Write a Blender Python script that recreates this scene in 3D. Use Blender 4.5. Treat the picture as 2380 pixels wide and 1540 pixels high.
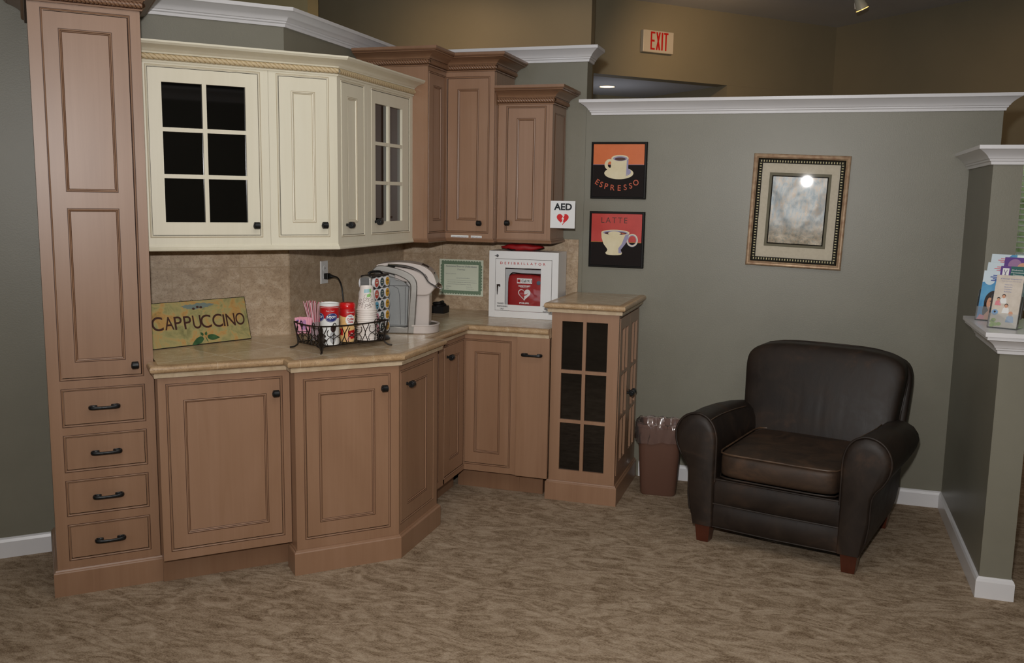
import bpy, bmesh, math, random
from math import sin, cos, pi, sqrt, radians as rad
from mathutils import Vector, Matrix
random.seed(7)
for o in list(bpy.data.objects): bpy.data.objects.remove(o)
SC = bpy.context.scene
COL = SC.collection

# ------------------------------------------------------------ camera
cam_d = bpy.data.cameras.new('camera'); cam = bpy.data.objects.new('camera', cam_d); COL.objects.link(cam)
YAW, PITCH, ROLL, FPX = rad(17.711), rad(8.1945), rad(.97839), 2149.25
fw = Vector((-sin(YAW)*cos(PITCH), cos(YAW)*cos(PITCH), -sin(PITCH)))
r0 = Vector((cos(YAW), sin(YAW), 0)); u0 = r0.cross(fw)
rt = cos(ROLL)*r0 + sin(ROLL)*u0; up = -sin(ROLL)*r0 + cos(ROLL)*u0
M = Matrix((rt, up, -fw)).transposed().to_4x4(); M.translation = Vector((0, 0, 1.58))
cam.matrix_world = M
cam_d.sensor_fit = 'HORIZONTAL'; cam_d.sensor_width = 36; cam_d.lens = FPX/2380*36; cam_d.clip_start = .02
SC.camera = cam

# ------------------------------------------------------------ world, lights, exposure
def lin(c):
    return tuple((x/12.92 if x <= .04045 else ((x+.055)/1.055)**2.4) for x in (v/255 for v in c)) + (1,)
w = bpy.data.worlds.new('world'); SC.world = w; w.use_nodes = True
bg = w.node_tree.nodes['Background']; bg.inputs[0].default_value = (.80, .90, 1.0, 1); bg.inputs[1].default_value = 1.7
vs = SC.view_settings; vs.view_transform = 'Standard'; vs.look = 'None'; vs.gamma = 1; vs.use_curve_mapping = False; vs.exposure = -0.80
SC.display_settings.display_device = 'sRGB'
def light(name, typ, loc, energy, color=(1, 1, 1), size=.1, rot=None, size_y=None, target=None, spot=None, blend=.5, spread=None):
    l = bpy.data.lights.new(name, typ); l.energy = energy; l.color = color
    if typ == 'AREA':
        l.size = size
        if size_y: l.shape = 'RECTANGLE'; l.size_y = size_y
        else: l.shape = 'DISK'
        if spread: l.spread = spread
    else: l.shadow_soft_size = size
    if typ == 'SPOT': l.spot_size = spot; l.spot_blend = blend
    o = bpy.data.objects.new(name, l); COL.objects.link(o); o.location = loc
    if target: o.rotation_euler = (Vector(target)-Vector(loc)).to_track_quat('-Z', 'Y').to_euler()
    if rot: o.rotation_euler = rot
    return o
sun = light('sun', 'SUN', (20, 20, 20), 7, (1, .96, .88), .01, rot=None); sun.rotation_euler = (rad(-38), rad(30), 0)
WARM = (1, .66, .36)
light('camera_flash', 'AREA', (-.07, .03, 1.81), 58, (1, .98, .96), .07, target=(-.95, 4.3, 1.75), spread=rad(106))
light('ceiling_bounce', 'AREA', (-.2, 1.6, 3.15), 62, (1, .95, .88), 3.2, rot=(0, 0, 0), size_y=2.6)
light('unseen_fill_back', 'AREA', (-1.0, -2.2, 3.1), 55, (1, .86, .68), 2.5, rot=(0, 0, 0), size_y=1.2)  # unseen overhead fill behind the camera, added for warm ambient light
light('warm_spot_exit', 'SPOT', (-.7, 7.2, 3.0), 38, WARM, .05, target=(-1.0, 8.5, 2.6), spot=rad(110), blend=1)
light('warm_spot_far_left', 'SPOT', (-2.7, 6.3, 3.12), 8, WARM, .05, target=(-2.9, 7.2, 2.7), spot=rad(100), blend=1)
light('hall_ceiling_fill', 'AREA', (-1.86, 8.45, 2.0), 1.6, (.9, .92, 1), .5, rot=(pi, 0, 0))  # added fill aimed upward to brighten the lower far ceiling
light('warm_far_room', 'AREA', (-2.2, 6.4, 3.2), 11, WARM, 1.6, rot=(0, 0, 0), size_y=.8)
light('added_cool_fill_left', 'AREA', (-3.6, -1.8, 1.9), 34, (.72, .86, 1), 1.6, target=(2, 1.2, 2.1), size_y=1.4)  # added cool fill lighting the rear crown for its reflection; no window there
light('warm_far_room_right', 'AREA', (.6, 7.2, 3.2), 8, WARM, 1.2, rot=(0, 0, 0), size_y=.8)

# ------------------------------------------------------------ materials
def nd(nt, t, **kw):
    n = nt.nodes.new(t)
    for k, v in kw.items(): setattr(n, k, v)
    return n
def base(name):
    m = bpy.data.materials.new(name); m.use_nodes = True
    return m, m.node_tree, m.node_tree.nodes['Principled BSDF']
def ramp(nt, stops):
    r = nd(nt, 'ShaderNodeValToRGB'); e = r.color_ramp.elements
    while len(e) < len(stops): e.new(.5)
    for i, (p, c) in enumerate(stops): e[i].position = p; e[i].color = lin(c) if max(c) > 1 else tuple(c)+(1,)
    return r
def coords(nt, scale=(1, 1, 1), rot=(0, 0, 0), loc=(0, 0, 0)):
    tc = nd(nt, 'ShaderNodeTexCoord'); mp = nd(nt, 'ShaderNodeMapping')
    mp.inputs['Scale'].default_value = scale; mp.inputs['Rotation'].default_value = rot; mp.inputs['Location'].default_value = loc
    nt.links.new(tc.outputs['Object'], mp.inputs[0]); return mp.outputs[0]
def noise(nt, vec, scale, detail=4, rough=.5, dist=0):
    n = nd(nt, 'ShaderNodeTexNoise'); n.inputs['Scale'].default_value = scale; n.inputs['Detail'].default_value = detail
    n.inputs['Roughness'].default_value = rough; n.inputs['Distortion'].default_value = dist
    nt.links.new(vec, n.inputs['Vector']); return n.outputs['Fac']
def bump(nt, fac, b, strength=.2, dist=.002):
    n = nd(nt, 'ShaderNodeBump'); n.inputs['Strength'].default_value = strength; n.inputs['Distance'].default_value = dist
    nt.links.new(fac, n.inputs['Height']); nt.links.new(n.outputs[0], b.inputs['Normal']); return n
def flat(name, c, rough=.5, metal=0, coat=0, spec=.5, alpha=1, trans=0, emit=None, es=1, ior=1.45):
    m, nt, b = base(name)
    b.inputs['Base Color'].default_value = lin(c); b.inputs['Roughness'].default_value = rough; b.inputs['Metallic'].default_value = metal
    b.inputs['Coat Weight'].default_value = coat; b.inputs['Specular IOR Level'].default_value = spec; b.inputs['Alpha'].default_value = alpha
    b.inputs['Transmission Weight'].default_value = trans; b.inputs['IOR'].default_value = ior
    if emit: b.inputs['Emission Color'].default_value = lin(emit); b.inputs['Emission Strength'].default_value = es
    return m
def noisy(name, c1, c2, scale=(8, 8, 8), ns=1, rough=.5, bs=0, bd=.002, detail=5, coat=0, metal=0, dist=0, coatr=.1, pos=(.3, .7), bscale=None, spec=.5):
    m, nt, b = base(name); v = coords(nt, scale); f = noise(nt, v, ns, detail, .6, dist)
    r = ramp(nt, [(pos[0], c1), (pos[1], c2)]); nt.links.new(f, r.inputs[0]); nt.links.new(r.outputs[0], b.inputs['Base Color'])
    b.inputs['Roughness'].default_value = rough; b.inputs['Coat Weight'].default_value = coat; b.inputs['Coat Roughness'].default_value = coatr
    b.inputs['Metallic'].default_value = metal; b.inputs['Specular IOR Level'].default_value = spec
    if bs:
        if bscale: f = noise(nt, coords(nt, (1, 1, 1)), bscale, 3)
        bump(nt, f, b, bs, bd)
    return m
PAINT = noisy('green_grey_paint', (121, 118, 104), (128, 125, 111), (3, 3, 3), rough=.42, bs=.25, bd=.0012, bscale=170)
PAINT_FAR = noisy('olive_paint', (138, 129, 106), (144, 134, 110), (2, 2, 2), rough=.5, bs=.2, bd=.001, bscale=170)
PAINT_TAN = noisy('tan_paint', (196, 181, 138), (202, 188, 146), (2, 2, 2), rough=.5)
CEILM = noisy('ceiling_paint', (196, 198, 202), (202, 204, 208), (2, 2, 2), rough=.7)
def thinglass(name, tint=(1, 1, 1), refl=.06, rough=.02, body=0, bodyc=(.8, .8, .8)):
    m = bpy.data.materials.new(name); m.use_nodes = True; nt = m.node_tree; nt.nodes.clear()
    o = nd(nt, 'ShaderNodeOutputMaterial'); tr = nd(nt, 'ShaderNodeBsdfTransparent'); tr.inputs[0].default_value = (*tint, 1)
    gl = nd(nt, 'ShaderNodeBsdfGlossy'); gl.inputs['Roughness'].default_value = rough; fr = nd(nt, 'ShaderNodeFresnel'); fr.inputs[0].default_value = 1.45
    mx = nd(nt, 'ShaderNodeMixShader'); nt.links.new(fr.outputs[0], mx.inputs[0]); src = tr.outputs[0]
    if body:
        df = nd(nt, 'ShaderNodeBsdfDiffuse'); df.inputs[0].default_value = (*bodyc, 1); m2 = nd(nt, 'ShaderNodeMixShader'); m2.inputs[0].default_value = body
        nt.links.new(src, m2.inputs[1]); nt.links.new(df.outputs[0], m2.inputs[2]); src = m2.outputs[0]
    nt.links.new(src, mx.inputs[1]); nt.links.new(gl.outputs[0], mx.inputs[2]); nt.links.new(mx.outputs[0], o.inputs[0]); return m
TG = thinglass('clear_sheet_glass')
TRIM = noisy('white_trim_paint', (222, 221, 223), (227, 226, 228), (4, 4, 4), rough=.3, coat=.2)
def wood(name, a, b_, c, zs=.5):
    m, nt, b = base(name)
    v = coords(nt, (14, 14, zs)); f1 = noise(nt, v, 2.2, 6, .65, 1.2)
    f2 = noise(nt, coords(nt, (1.6, 1.6, .5)), 2, 3, .6, .6)
    mx = nd(nt, 'ShaderNodeMix'); mx.inputs[0].default_value = .6; nt.links.new(f1, mx.inputs[2]); nt.links.new(f2, mx.inputs[3])
    r = ramp(nt, [(.33, a), (.5, b_), (.68, c)]); nt.links.new(mx.outputs[0], r.inputs[0]); nt.links.new(r.outputs[0], b.inputs['Base Color'])
    b.inputs['Roughness'].default_value = .38; b.inputs['Coat Weight'].default_value = .3; b.inputs['Coat Roughness'].default_value = .38
    bump(nt, f1, b, .05, .0006); return m
WOOD = wood('glazed_maple', (140, 105, 80), (149, 114, 88), (157, 122, 97))
WOODR = wood('glazed_maple_molding', (127, 93, 69), (135, 101, 76), (142, 109, 84))
GLAZE = flat('dark_glaze_line', (74, 45, 29), .5)
GAP = flat('shadow_gap', (24, 16, 12), .8)
CREAM = wood('cream_painted_wood', (221, 215, 193), (226, 220, 199), (230, 225, 205))
CGLAZE = flat('cream_glaze_line', (176, 160, 130), .5)
CROPE = flat('cream_glazed_rope', (207, 187, 150), .45)
GLASS = flat('dark_cabinet_glass', (7, 7, 7), .03, spec=1.0)
IRON = noisy('dark_pewter', (40, 41, 42), (62, 63, 64), (60, 60, 60), rough=.38, metal=.8)
def stone(name, cols, tile=.3, tz=.32, rot=0, grout=(196, 178, 150), gw=.004, off=0, axis='wall', gl=.55, rough=.4, bsx=(0, 0, 0)):
    m, nt, b = base(name)
    v = coords(nt, (1, 1, 1), (0, 0, rot) if axis != 'wall' else (0, 0, 0), bsx)
    if axis == 'wall':
        g = nd(nt, 'ShaderNodeNewGeometry'); pass
        sp = nd(nt, 'ShaderNodeSeparateXYZ'); tc = nd(nt, 'ShaderNodeTexCoord'); nt.links.new(tc.outputs['Object'], sp.inputs[0])
        ad = nd(nt, 'ShaderNodeMath', operation='ADD')
        m1 = nd(nt, 'ShaderNodeMath', operation='MULTIPLY'); m1.inputs[1].default_value = cos(rot)
        m2 = nd(nt, 'ShaderNodeMath', operation='MULTIPLY'); m2.inputs[1].default_value = sin(rot)
        nt.links.new(sp.outputs[0], m1.inputs[0]); nt.links.new(sp.outputs[1], m2.inputs[0]); nt.links.new(m1.outputs[0], ad.inputs[0]); nt.links.new(m2.outputs[0], ad.inputs[1])
        cb = nd(nt, 'ShaderNodeCombineXYZ'); nt.links.new(ad.outputs[0], cb.inputs[0]); nt.links.new(sp.outputs[2], cb.inputs[1])
        mp = nd(nt, 'ShaderNodeMapping'); mp.inputs['Location'].default_value = bsx; nt.links.new(cb.outputs[0], mp.inputs[0]); bv = mp.outputs[0]
    else: bv = v
    br = nd(nt, 'ShaderNodeTexBrick'); br.offset = off; br.squash = 1
    br.inputs['Scale'].default_value = 1; br.inputs['Brick Width'].default_value = tile; br.inputs['Row Height'].default_value = tz
    br.inputs['Mortar Size'].default_value = gw; br.inputs['Mortar Smooth'].default_value = .3; br.inputs['Bias'].default_value = 0
    br.inputs['Color1'].default_value = (.15, .15, .15, 1); br.inputs['Color2'].default_value = (.85, .85, .85, 1)
    nt.links.new(bv, br.inputs['Vector'])
    v3 = coords(nt, (1, 1, 1.4)); f = noise(nt, v3, 17, 10, .76, .45); fs = noise(nt, v3, 150, 4, .7)
    r = ramp(nt, [(.28, cols[0]), (.45, cols[1]), (.56, cols[2]), (.7, cols[3])]); 
    a1 = nd(nt, 'ShaderNodeMath', operation='MULTIPLY_ADD'); a1.inputs[1].default_value = .16; nt.links.new(br.outputs['Color'], a1.inputs[0])
    a0 = nd(nt, 'ShaderNodeMath', operation='SUBTRACT'); a0.inputs[1].default_value = .08; nt.links.new(f, a0.inputs[0]); nt.links.new(a0.outputs[0], a1.inputs[2])
    nt.links.new(a1.outputs[0], r.inputs[0])
    pit = ramp(nt, [(.38, (.40, .36, .33)), (.46, (1, 1, 1))]); nt.links.new(fs, pit.inputs[0])
    mu = nd(nt, 'ShaderNodeMix', data_type='RGBA', blend_type='MULTIPLY'); mu.inputs[0].default_value = .55
    nt.links.new(r.outputs[0], mu.inputs[6]); nt.links.new(pit.outputs[0], mu.inputs[7])
    mg = nd(nt, 'ShaderNodeMix', data_type='RGBA'); nt.links.new(br.outputs['Fac'], mg.inputs[0]); nt.links.new(mu.outputs[2], mg.inputs[6]); mg.inputs[7].default_value = lin(grout)
    nt.links.new(mg.outputs[2], b.inputs['Base Color']); b.inputs['Roughness'].default_value = rough
    bump(nt, fs, b, .12, .001)
    return m
TC = [(154, 130, 104), (178, 155, 128), (192, 171, 146), (212, 197, 174)]
SPLASH_A = stone('travertine_wall_tile_left', TC, .3, .34, rad(45), grout=(168, 146, 118), gw=.003, bsx=(.06, -.90, 0))
SPLASH_D = stone('travertine_wall_tile_middle', TC, .3, .34, rad(90), grout=(178, 156, 128), gw=.003, bsx=(.10, -.90, 0))
SPLASH_B = stone('travertine_wall_tile_back', TC, .3, .34, 0, grout=(168, 146, 118), gw=.003, bsx=(.0, -.90, 0))
CTOP = stone('travertine_counter_tile', [(172, 147, 116), (190, 166, 134), (200, 178, 148), (216, 197, 168)], .305, .305, rad(22), grout=(222, 210, 188), gw=.0035, axis='top', rough=.22)
NOSE = stone('honed_bullnose_stone', [(158, 128, 94), (174, 144, 108), (186, 157, 122), (202, 177, 144)], .31, 3, rad(45), grout=(196, 174, 144), gw=.0015, axis='wall', rough=.35)
NOSE2 = noisy('pale_stone_strip', (176, 154, 124), (205, 187, 160), (12, 12, 12), rough=.45, dist=1)
def leather(name='worn_brown_leather', st=None):
    m, nt, b = base(name)
    f = noise(nt, coords(nt, (1, 1, 1)), 5.5, 6, .65, .8); g = noise(nt, coords(nt, (1, 1, 1)), 240, 2, .5)
    r = ramp(nt, st or [(.40, (33, 25, 20)), (.56, (41, 31, 24)), (.76, (66, 47, 34))]); nt.links.new(f, r.inputs[0]); nt.links.new(r.outputs[0], b.inputs['Base Color'])
    rr = ramp(nt, [(.3, (.47, .47, .47)), (.75, (.62, .62, .62))]); nt.links.new(f, rr.inputs[0]); nt.links.new(rr.outputs[0], b.inputs['Roughness'])
    b.inputs['Specular IOR Level'].default_value = .34
    w = noise(nt, coords(nt, (1, 1, .35)), 14, 3, .5, 1.5)
    mx = nd(nt, 'ShaderNodeMath', operation='MULTIPLY_ADD'); mx.inputs[1].default_value = .12; nt.links.new(g, mx.inputs[0]); nt.links.new(w, mx.inputs[2])
    bump(nt, mx.outputs[0], b, .14, .005); return m
LEATHER = leather()
LEATHER2 = leather('worn_seat_leather', [(.36, (44, 34, 27)), (.52, (60, 45, 34)), (.70, (80, 58, 42))])
WELT = noisy('worn_leather_piping', (52, 40, 31), (96, 72, 52), (9, 9, 9), rough=.45)
LEGM = noisy('cherry_wood_leg', (66, 28, 15), (82, 37, 22), (20, 20, 4), rough=.3, coat=.3)
def carpet():
    m, nt, b = base('patterned_loop_carpet')
    v = coords(nt, (1, 2.15, 1), (0, 0, rad(-12)))
    n1 = noise(nt, v, 3.6, 2.2, .55, 1.3)
    sn = nd(nt, 'ShaderNodeMath', operation='MULTIPLY'); sn.inputs[1].default_value = 30; nt.links.new(n1, sn.inputs[0])
    s2 = nd(nt, 'ShaderNodeMath', operation='SINE'); nt.links.new(sn.outputs[0], s2.inputs[0])
    s3 = nd(nt, 'ShaderNodeMath', operation='MULTIPLY_ADD'); s3.inputs[1].default_value = .5; s3.inputs[2].default_value = .5; nt.links.new(s2.outputs[0], s3.inputs[0])
    n2 = noise(nt, v, 9.5, 4, .62, 1.2)
    mx = nd(nt, 'ShaderNodeMix'); mx.inputs[0].default_value = .84; nt.links.new(s3.outputs[0], mx.inputs[2]); nt.links.new(n2, mx.inputs[3])
    r = ramp(nt, [(.26, (146, 126, 103)), (.42, (164, 145, 122)), (.54, (177, 158, 135)), (.72, (188, 170, 148))]); nt.links.new(mx.outputs[0], r.inputs[0])
    cv = coords(nt, (120, 235, 1), (0, 0, rad(33))); vo = nd(nt, 'ShaderNodeTexVoronoi', feature='F1'); vo.inputs['Scale'].default_value = 1; vo.inputs['Randomness'].default_value = .45; nt.links.new(cv, vo.inputs['Vector'])
    rd = ramp(nt, [(.28, (1, 1, 1)), (.70, (.34, .27, .22))]); nt.links.new(vo.outputs['Distance'], rd.inputs[0])
    dm = nd(nt, 'ShaderNodeMapRange'); dm.inputs[1].default_value = .70; dm.inputs[2].default_value = .30; dm.inputs[3].default_value = .30; dm.inputs[4].default_value = .95; nt.links.new(mx.outputs[0], dm.inputs[0])
    mu = nd(nt, 'ShaderNodeMix', data_type='RGBA', blend_type='MULTIPLY'); nt.links.new(dm.outputs[0], mu.inputs[0])
    nt.links.new(r.outputs[0], mu.inputs[6]); nt.links.new(rd.outputs[0], mu.inputs[7]); nt.links.new(mu.outputs[2], b.inputs['Base Color'])
    b.inputs['Roughness'].default_value = .95; b.inputs['Specular IOR Level'].default_value = .1
    ad = nd(nt, 'ShaderNodeMath', operation='SUBTRACT'); nt.links.new(mx.outputs[0], ad.inputs[0]); nt.links.new(vo.outputs['Distance'], ad.inputs[1])
    bump(nt, ad.outputs[0], b, .45, .004); return m
CARPET = carpet()
WHITEP = flat('white_enamel', (225, 225, 225), .3, coat=.2)
BLACK = flat('black_plastic', (14, 14, 15), .35)
BLACKM = flat('black_matte', (17, 15, 14), .55, spec=.25)
WHITE = flat('white_print', (228, 228, 226), .5)
RED = flat('red_print', (178, 18, 22), .45)
REDF = noisy('red_nylon_fabric', (140, 8, 12), (165, 14, 18), (60, 60, 60), rough=.6, bs=.3, bd=.001)
CHROME = flat('chrome', (190, 190, 192), .12, metal=1)
SILVER = noisy('brushed_silver_plastic', (150, 147, 142), (165, 162, 157), (3, 3, 40), rough=.3, metal=.75)
CLEAR = thinglass('clear_plastic', (.9, .92, .93), body=.10)
ACRYL = thinglass('clear_acrylic', (.92, .93, .93), body=.12)
IRONB = noisy('dark_bronze_wire', (34, 27, 22), (48, 39, 31), (40, 40, 40), rough=.45, metal=.5)

# ------------------------------------------------------------ mesh helpers
S2 = sqrt(2)
class MB:
    def __init__(s): s.v = []; s.f = []; s.m = []
    def add(s, vs_, fs, mi=0):
        n = len(s.v); s.v += [tuple(v) for v in vs_]; s.f += [tuple(i+n for i in f) for f in fs]; s.m += [mi]*len(fs); return s
    def box(s, x0, x1, y0, y1, z0, z1, mi=0):
        return s.add([(x, y, z) for z in (z0, z1) for y in (y0, y1) for x in (x0, x1)], [(0, 2, 3, 1), (4, 5, 7, 6), (0, 1, 5, 4), (2, 6, 7, 3), (0, 4, 6, 2), (1, 3, 7, 5)], mi)
    def prism(s, pts, z0, z1, mi=0):
        n = len(pts)
        return s.add([(x, y, z0) for x, y in pts]+[(x, y, z1) for x, y in pts], [tuple(range(n))[::-1], tuple(range(n, 2*n))]+[(i, (i+1) % n, n+(i+1) % n, n+i) for i in range(n)], mi)
    def extr(s, pts, y0, y1, mi=0):   # polygon in xz, extruded along y
        n = len(pts)
        return s.add([(x, y0, z) for x, z in pts]+[(x, y1, z) for x, z in pts], [tuple(range(n)), tuple(range(n, 2*n))[::-1]]+[((i+1) % n, i, n+i, n+(i+1) % n) for i in range(n)], mi)
    def poly(s, pts, y, mi=0): return s.add([(x, y, z) for x, z in pts], [tuple(range(len(pts)))], mi)
    def tube(s, pts, r, n=8, mi=0, closed=False, rz=None):
        P = [Vector(p) for p in pts]; N = len(P); rs = r if isinstance(r, list) else [r]*N
        base_ = len(s.v); nrm = None
        for i in range(N):
            a = P[(i-1) % N] if (closed or i > 0) else P[i]; b = P[(i+1) % N] if (closed or i < N-1) else P[i]
            t = (b-a).normalized() if (b-a).length > 1e-9 else Vector((0, 0, 1))
            if nrm is None:
                nrm = t.orthogonal().normalized()
                if rz: nrm = Vector(rz); nrm = (nrm - t*nrm.dot(t)).normalized()
            nrm = (nrm - t*nrm.dot(t)); nrm = nrm.normalized() if nrm.length > 1e-6 else t.orthogonal().normalized()
            bn = t.cross(nrm); rr = rs[i]
            ra, rb = rr if isinstance(rr, tuple) else (rr, rr)
            for k in range(n):
                an = 2*pi*k/n; s.v.append(tuple(P[i]+nrm*cos(an)*ra+bn*sin(an)*rb))
        for i in range(N if closed else N-1):
            for k in range(n):
                a = base_+i*n+k; b = base_+i*n+(k+1) % n; c = base_+((i+1) % N)*n+(k+1) % n; d = base_+((i+1) % N)*n+k
                s.f.append((a, b, c, d)); s.m.append(mi)
        if not closed:
            s.f.append(tuple(base_+k for k in range(n))[::-1]); s.m.append(mi)
            s.f.append(tuple(base_+(N-1)*n+k for k in range(n))); s.m.append(mi)
        return s
    def lathe(s, prof, c=(0, 0, 0), n=24, mi=0, axis='z', mis=None, a0=0, a1=2*pi):
        full = abs(a1-a0-2*pi) < 1e-6; K = n if full else n+1; b0 = len(s.v)
        for r, z in prof:
            for k in range(K):
                a = a0+(a1-a0)*k/n; p = (r*cos(a), r*sin(a), z)
                if axis == 'x': p = (z, r*cos(a), r*sin(a))
                if axis == 'y': p = (r*cos(a), z, r*sin(a))
                s.v.append((c[0]+p[0], c[1]+p[1], c[2]+p[2]))
        for i in range(len(prof)-1):
            for k in range(n):
                k2 = (k+1) % K
                s.f.append((b0+i*K+k, b0+i*K+k2, b0+(i+1)*K+k2, b0+(i+1)*K+k)); s.m.append(mis[i] if mis else mi)
        if full:
            s.f.append(tuple(b0+k for k in range(n))[::-1]); s.m.append(mis[0] if mis else mi)
            s.f.append(tuple(b0+(len(prof)-1)*K+k for k in range(n))); s.m.append(mis[-1] if mis else mi)
        return s
    def sweep(s, prof, path, mi=0, caps=True, mis=None):   # prof (out, z); outward = right of travel
        P = [Vector(p).to_2d() if len(p) > 2 else Vector(p) for p in path]; N = len(P); mit = mitre(P)
        b0 = len(s.v); K = len(prof)
        for i in range(N):
            for o, z in prof: q = P[i]+mit[i]*o; s.v.append((q.x, q.y, z))
        for i in range(N-1):
            for k in range(K-1):
                s.f.append((b0+i*K+k, b0+(i+1)*K+k, b0+(i+1)*K+k+1, b0+i*K+k+1)); s.m.append(mis[k] if mis else mi)
        if caps: s.f.append(tuple(b0+k for k in range(K))); s.m.append(mi); s.f.append(tuple(b0+(N-1)*K+k for k in range(K))[::-1]); s.m.append(mi)
        return s
    def rings(s, rect, prof, mis=None, fill=None):   # mitred rectangular rings; prof (inset, y)
        x0, x1, z0, z1 = rect; b0 = len(s.v)
        for i, y in prof: s.v += [(x0+i, y, z0+i), (x1-i, y, z0+i), (x1-i, y, z1-i), (x0+i, y, z1-i)]
        for k in range(len(prof)-1):
            for j in range(4):
                a = b0+4*k+j; b = b0+4*k+(j+1) % 4; s.f.append((a, b, b+4, a+4)); s.m.append(mis[k] if mis and k < len(mis) else 0)
        if fill is not None: n = b0+4*(len(prof)-1); s.f.append((n, n+1, n+2, n+3)); s.m.append(fill)
        return s
    def frame(s, x0, x1, z0, z1, hx0, hx1, hz, y0, y1, mi=0):
        s.box(x0, hx0, y0, y1, z0, z1, mi); s.box(hx1, x1, y0, y1, z0, z1, mi); zz = z0
        for a, b in hz: s.box(hx0, hx1, y0, y1, zz, a, mi); zz = b
        return s.box(hx0, hx1, y0, y1, zz, z1, mi)
    def wstrip(s, W, f, x0, x1, mi=0, n=16):   # area between f(u)->(zlow, zhigh) wrapped on a curved surface
        b0 = len(s.v)
        for k in range(n+1):
            x = x0+(x1-x0)*k/n; a, b = f(2*k/n-1); s.v += [W(x, a), W(x, b)]
        for k in range(n): s.f.append((b0+2*k, b0+2*k+2, b0+2*k+3, b0+2*k+1)); s.m.append(mi)
        return s
    def wdisc(s, W, cx, cz, rx, rz, mi=0, n=20, skew=0):
        return s.wstrip(W, lambda u: (cz+skew*u*rx-rz*sqrt(max(0, 1-u*u)), cz+skew*u*rx+rz*sqrt(max(0, 1-u*u))), cx-rx, cx+rx, mi, n)
    def text(s, txt, x, z, h, y, mi=0, w=None, bold=0, rot=0, align='CENTER', sx=1, T=None, depth=.0004, sp=1, shear=0):
        c = bpy.data.curves.new('t', 'FONT'); c.body = txt; c.size = 1; c.align_x = 'LEFT'; c.offset = bold; c.resolution_u = 7 if h > .02 else 3; c.space_character = sp; c.shear = shear
        o = bpy.data.objects.new('t', c); COL.objects.link(o); dg = bpy.context.evaluated_depsgraph_get(); dg.update()
        me = o.evaluated_get(dg).to_mesh(); V = [v.co.copy() for v in me.vertices]; F = [tuple(p.vertices) for p in me.polygons]
        o.evaluated_get(dg).to_mesh_clear(); bpy.data.objects.remove(o); bpy.data.curves.remove(c)
        if not V: return s
        mx0 = min(v.x for v in V); mx1 = max(v.x for v in V); my0 = min(v.y for v in V); my1 = max(v.y for v in V)
        k = h/(my1-my0); kx = (w/(mx1-mx0)) if w else k*sx
        W = (mx1-mx0)*kx; ox = {'CENTER': -W/2, 'LEFT': 0}[align]; pts = []
        for v in V:
            a = (v.x-mx0)*kx+ox; b = (v.y-my0)*k-(h/2 if align == 'CENTER' else 0)
            a, b = a*cos(rot)-b*sin(rot), a*sin(rot)+b*cos(rot)
            pts.append(T(x+a, z+b) if T else (x+a, y, z+b))
        return s.add(pts, F, mi)
    def xf(s, mat, i0=0):
        s.v[i0:] = [tuple(mat @ Vector(v)) for v in s.v[i0:]]; return s
    def build(s, name, mats, parent=None, smooth=None, bevel=0, loc=None, rot=None, weld=False):
        me = bpy.data.meshes.new(name); me.from_pydata(s.v, [], s.f)
        for m in (mats if isinstance(mats, (list, tuple)) else [mats]): me.materials.append(m)
        for p, mi in zip(me.polygons, s.m): p.material_index = mi
        bm = bmesh.new(); bm.from_mesh(me)
        if weld: bmesh.ops.remove_doubles(bm, verts=bm.verts, dist=1e-5)
        bmesh.ops.recalc_face_normals(bm, faces=bm.faces) if weld or smooth else None
        bm.to_mesh(me); bm.free()
        if smooth is not None:
            me.shade_smooth(); me.set_sharp_from_angle(angle=rad(smooth))
        me.validate(); o = bpy.data.objects.new(name, me); COL.objects.link(o)
        if parent: o.parent = parent
        if loc: o.location = loc
        if rot: o.rotation_euler = rot
        if bevel:
            b = o.modifiers.new('bevel', 'BEVEL'); b.width = bevel; b.segments = 2; b.limit_method = 'ANGLE'; b.angle_limit = rad(50)
        return o
def mitre(P):
    N = len(P); out = []
    nn = []
    for i in range(N-1):
        d = (P[i+1]-P[i]).normalized(); nn.append(Vector((d.y, -d.x)))
    for i in range(N):
        if i == 0: out.append(nn[0])
        elif i == N-1: out.append(nn[-1])
        else: out.append((nn[i-1]+nn[i])/(1+nn[i-1].dot(nn[i])))
    return out
def off(path, o):
    P = [Vector(p) for p in path]; m = mitre(P); return [tuple(P[i]+m[i]*o) for i in range(len(P))]
def AP(a, p): return ((a+p)/S2, (a-p)/S2)      # along / perpendicular frame of the 45 degree wall
def thing(name, label, cat, loc=(0, 0, 0), rz=0, group=None, rot=None):
    o = bpy.data.objects.new(name, None); o.empty_display_size = .05; COL.objects.link(o); o.location = loc; o.rotation_euler = rot or (0, 0, rz)
    o['label'] = label; o['category'] = cat
    if group: o['group'] = group
    return o
def tag(o, label, cat, group=None):
    o['label'] = label; o['category'] = cat
    if group: o['group'] = group
    return o
def struct(o, label=None, cat=None):
    o['kind'] = 'structure'
    if label: o['label'] = label; o['category'] = cat
    return o
def dup(root, loc=None, rz=None, label=None, rot=None):
    def cp(o, par):
        c = o.copy(); COL.objects.link(c); c.parent = par
        for ch in list(o.children): cp(ch, c)
        return c
    r = cp(root, None)
    if loc: r.location = loc
    if rz is not None: r.rotation_euler = (0, 0, rz)
    if rot: r.rotation_euler = rot
    if label: r['label'] = label
    return r
def circ(cx, cz, rx, rz=None, n=32, a0=0, a1=2*pi):
    rz = rz or rx; full = abs(a1-a0-2*pi) < 1e-6
    return [(cx+rx*cos(a0+(a1-a0)*k/n), cz+rz*sin(a0+(a1-a0)*k/n)) for k in range(n if full else n+1)]
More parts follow.
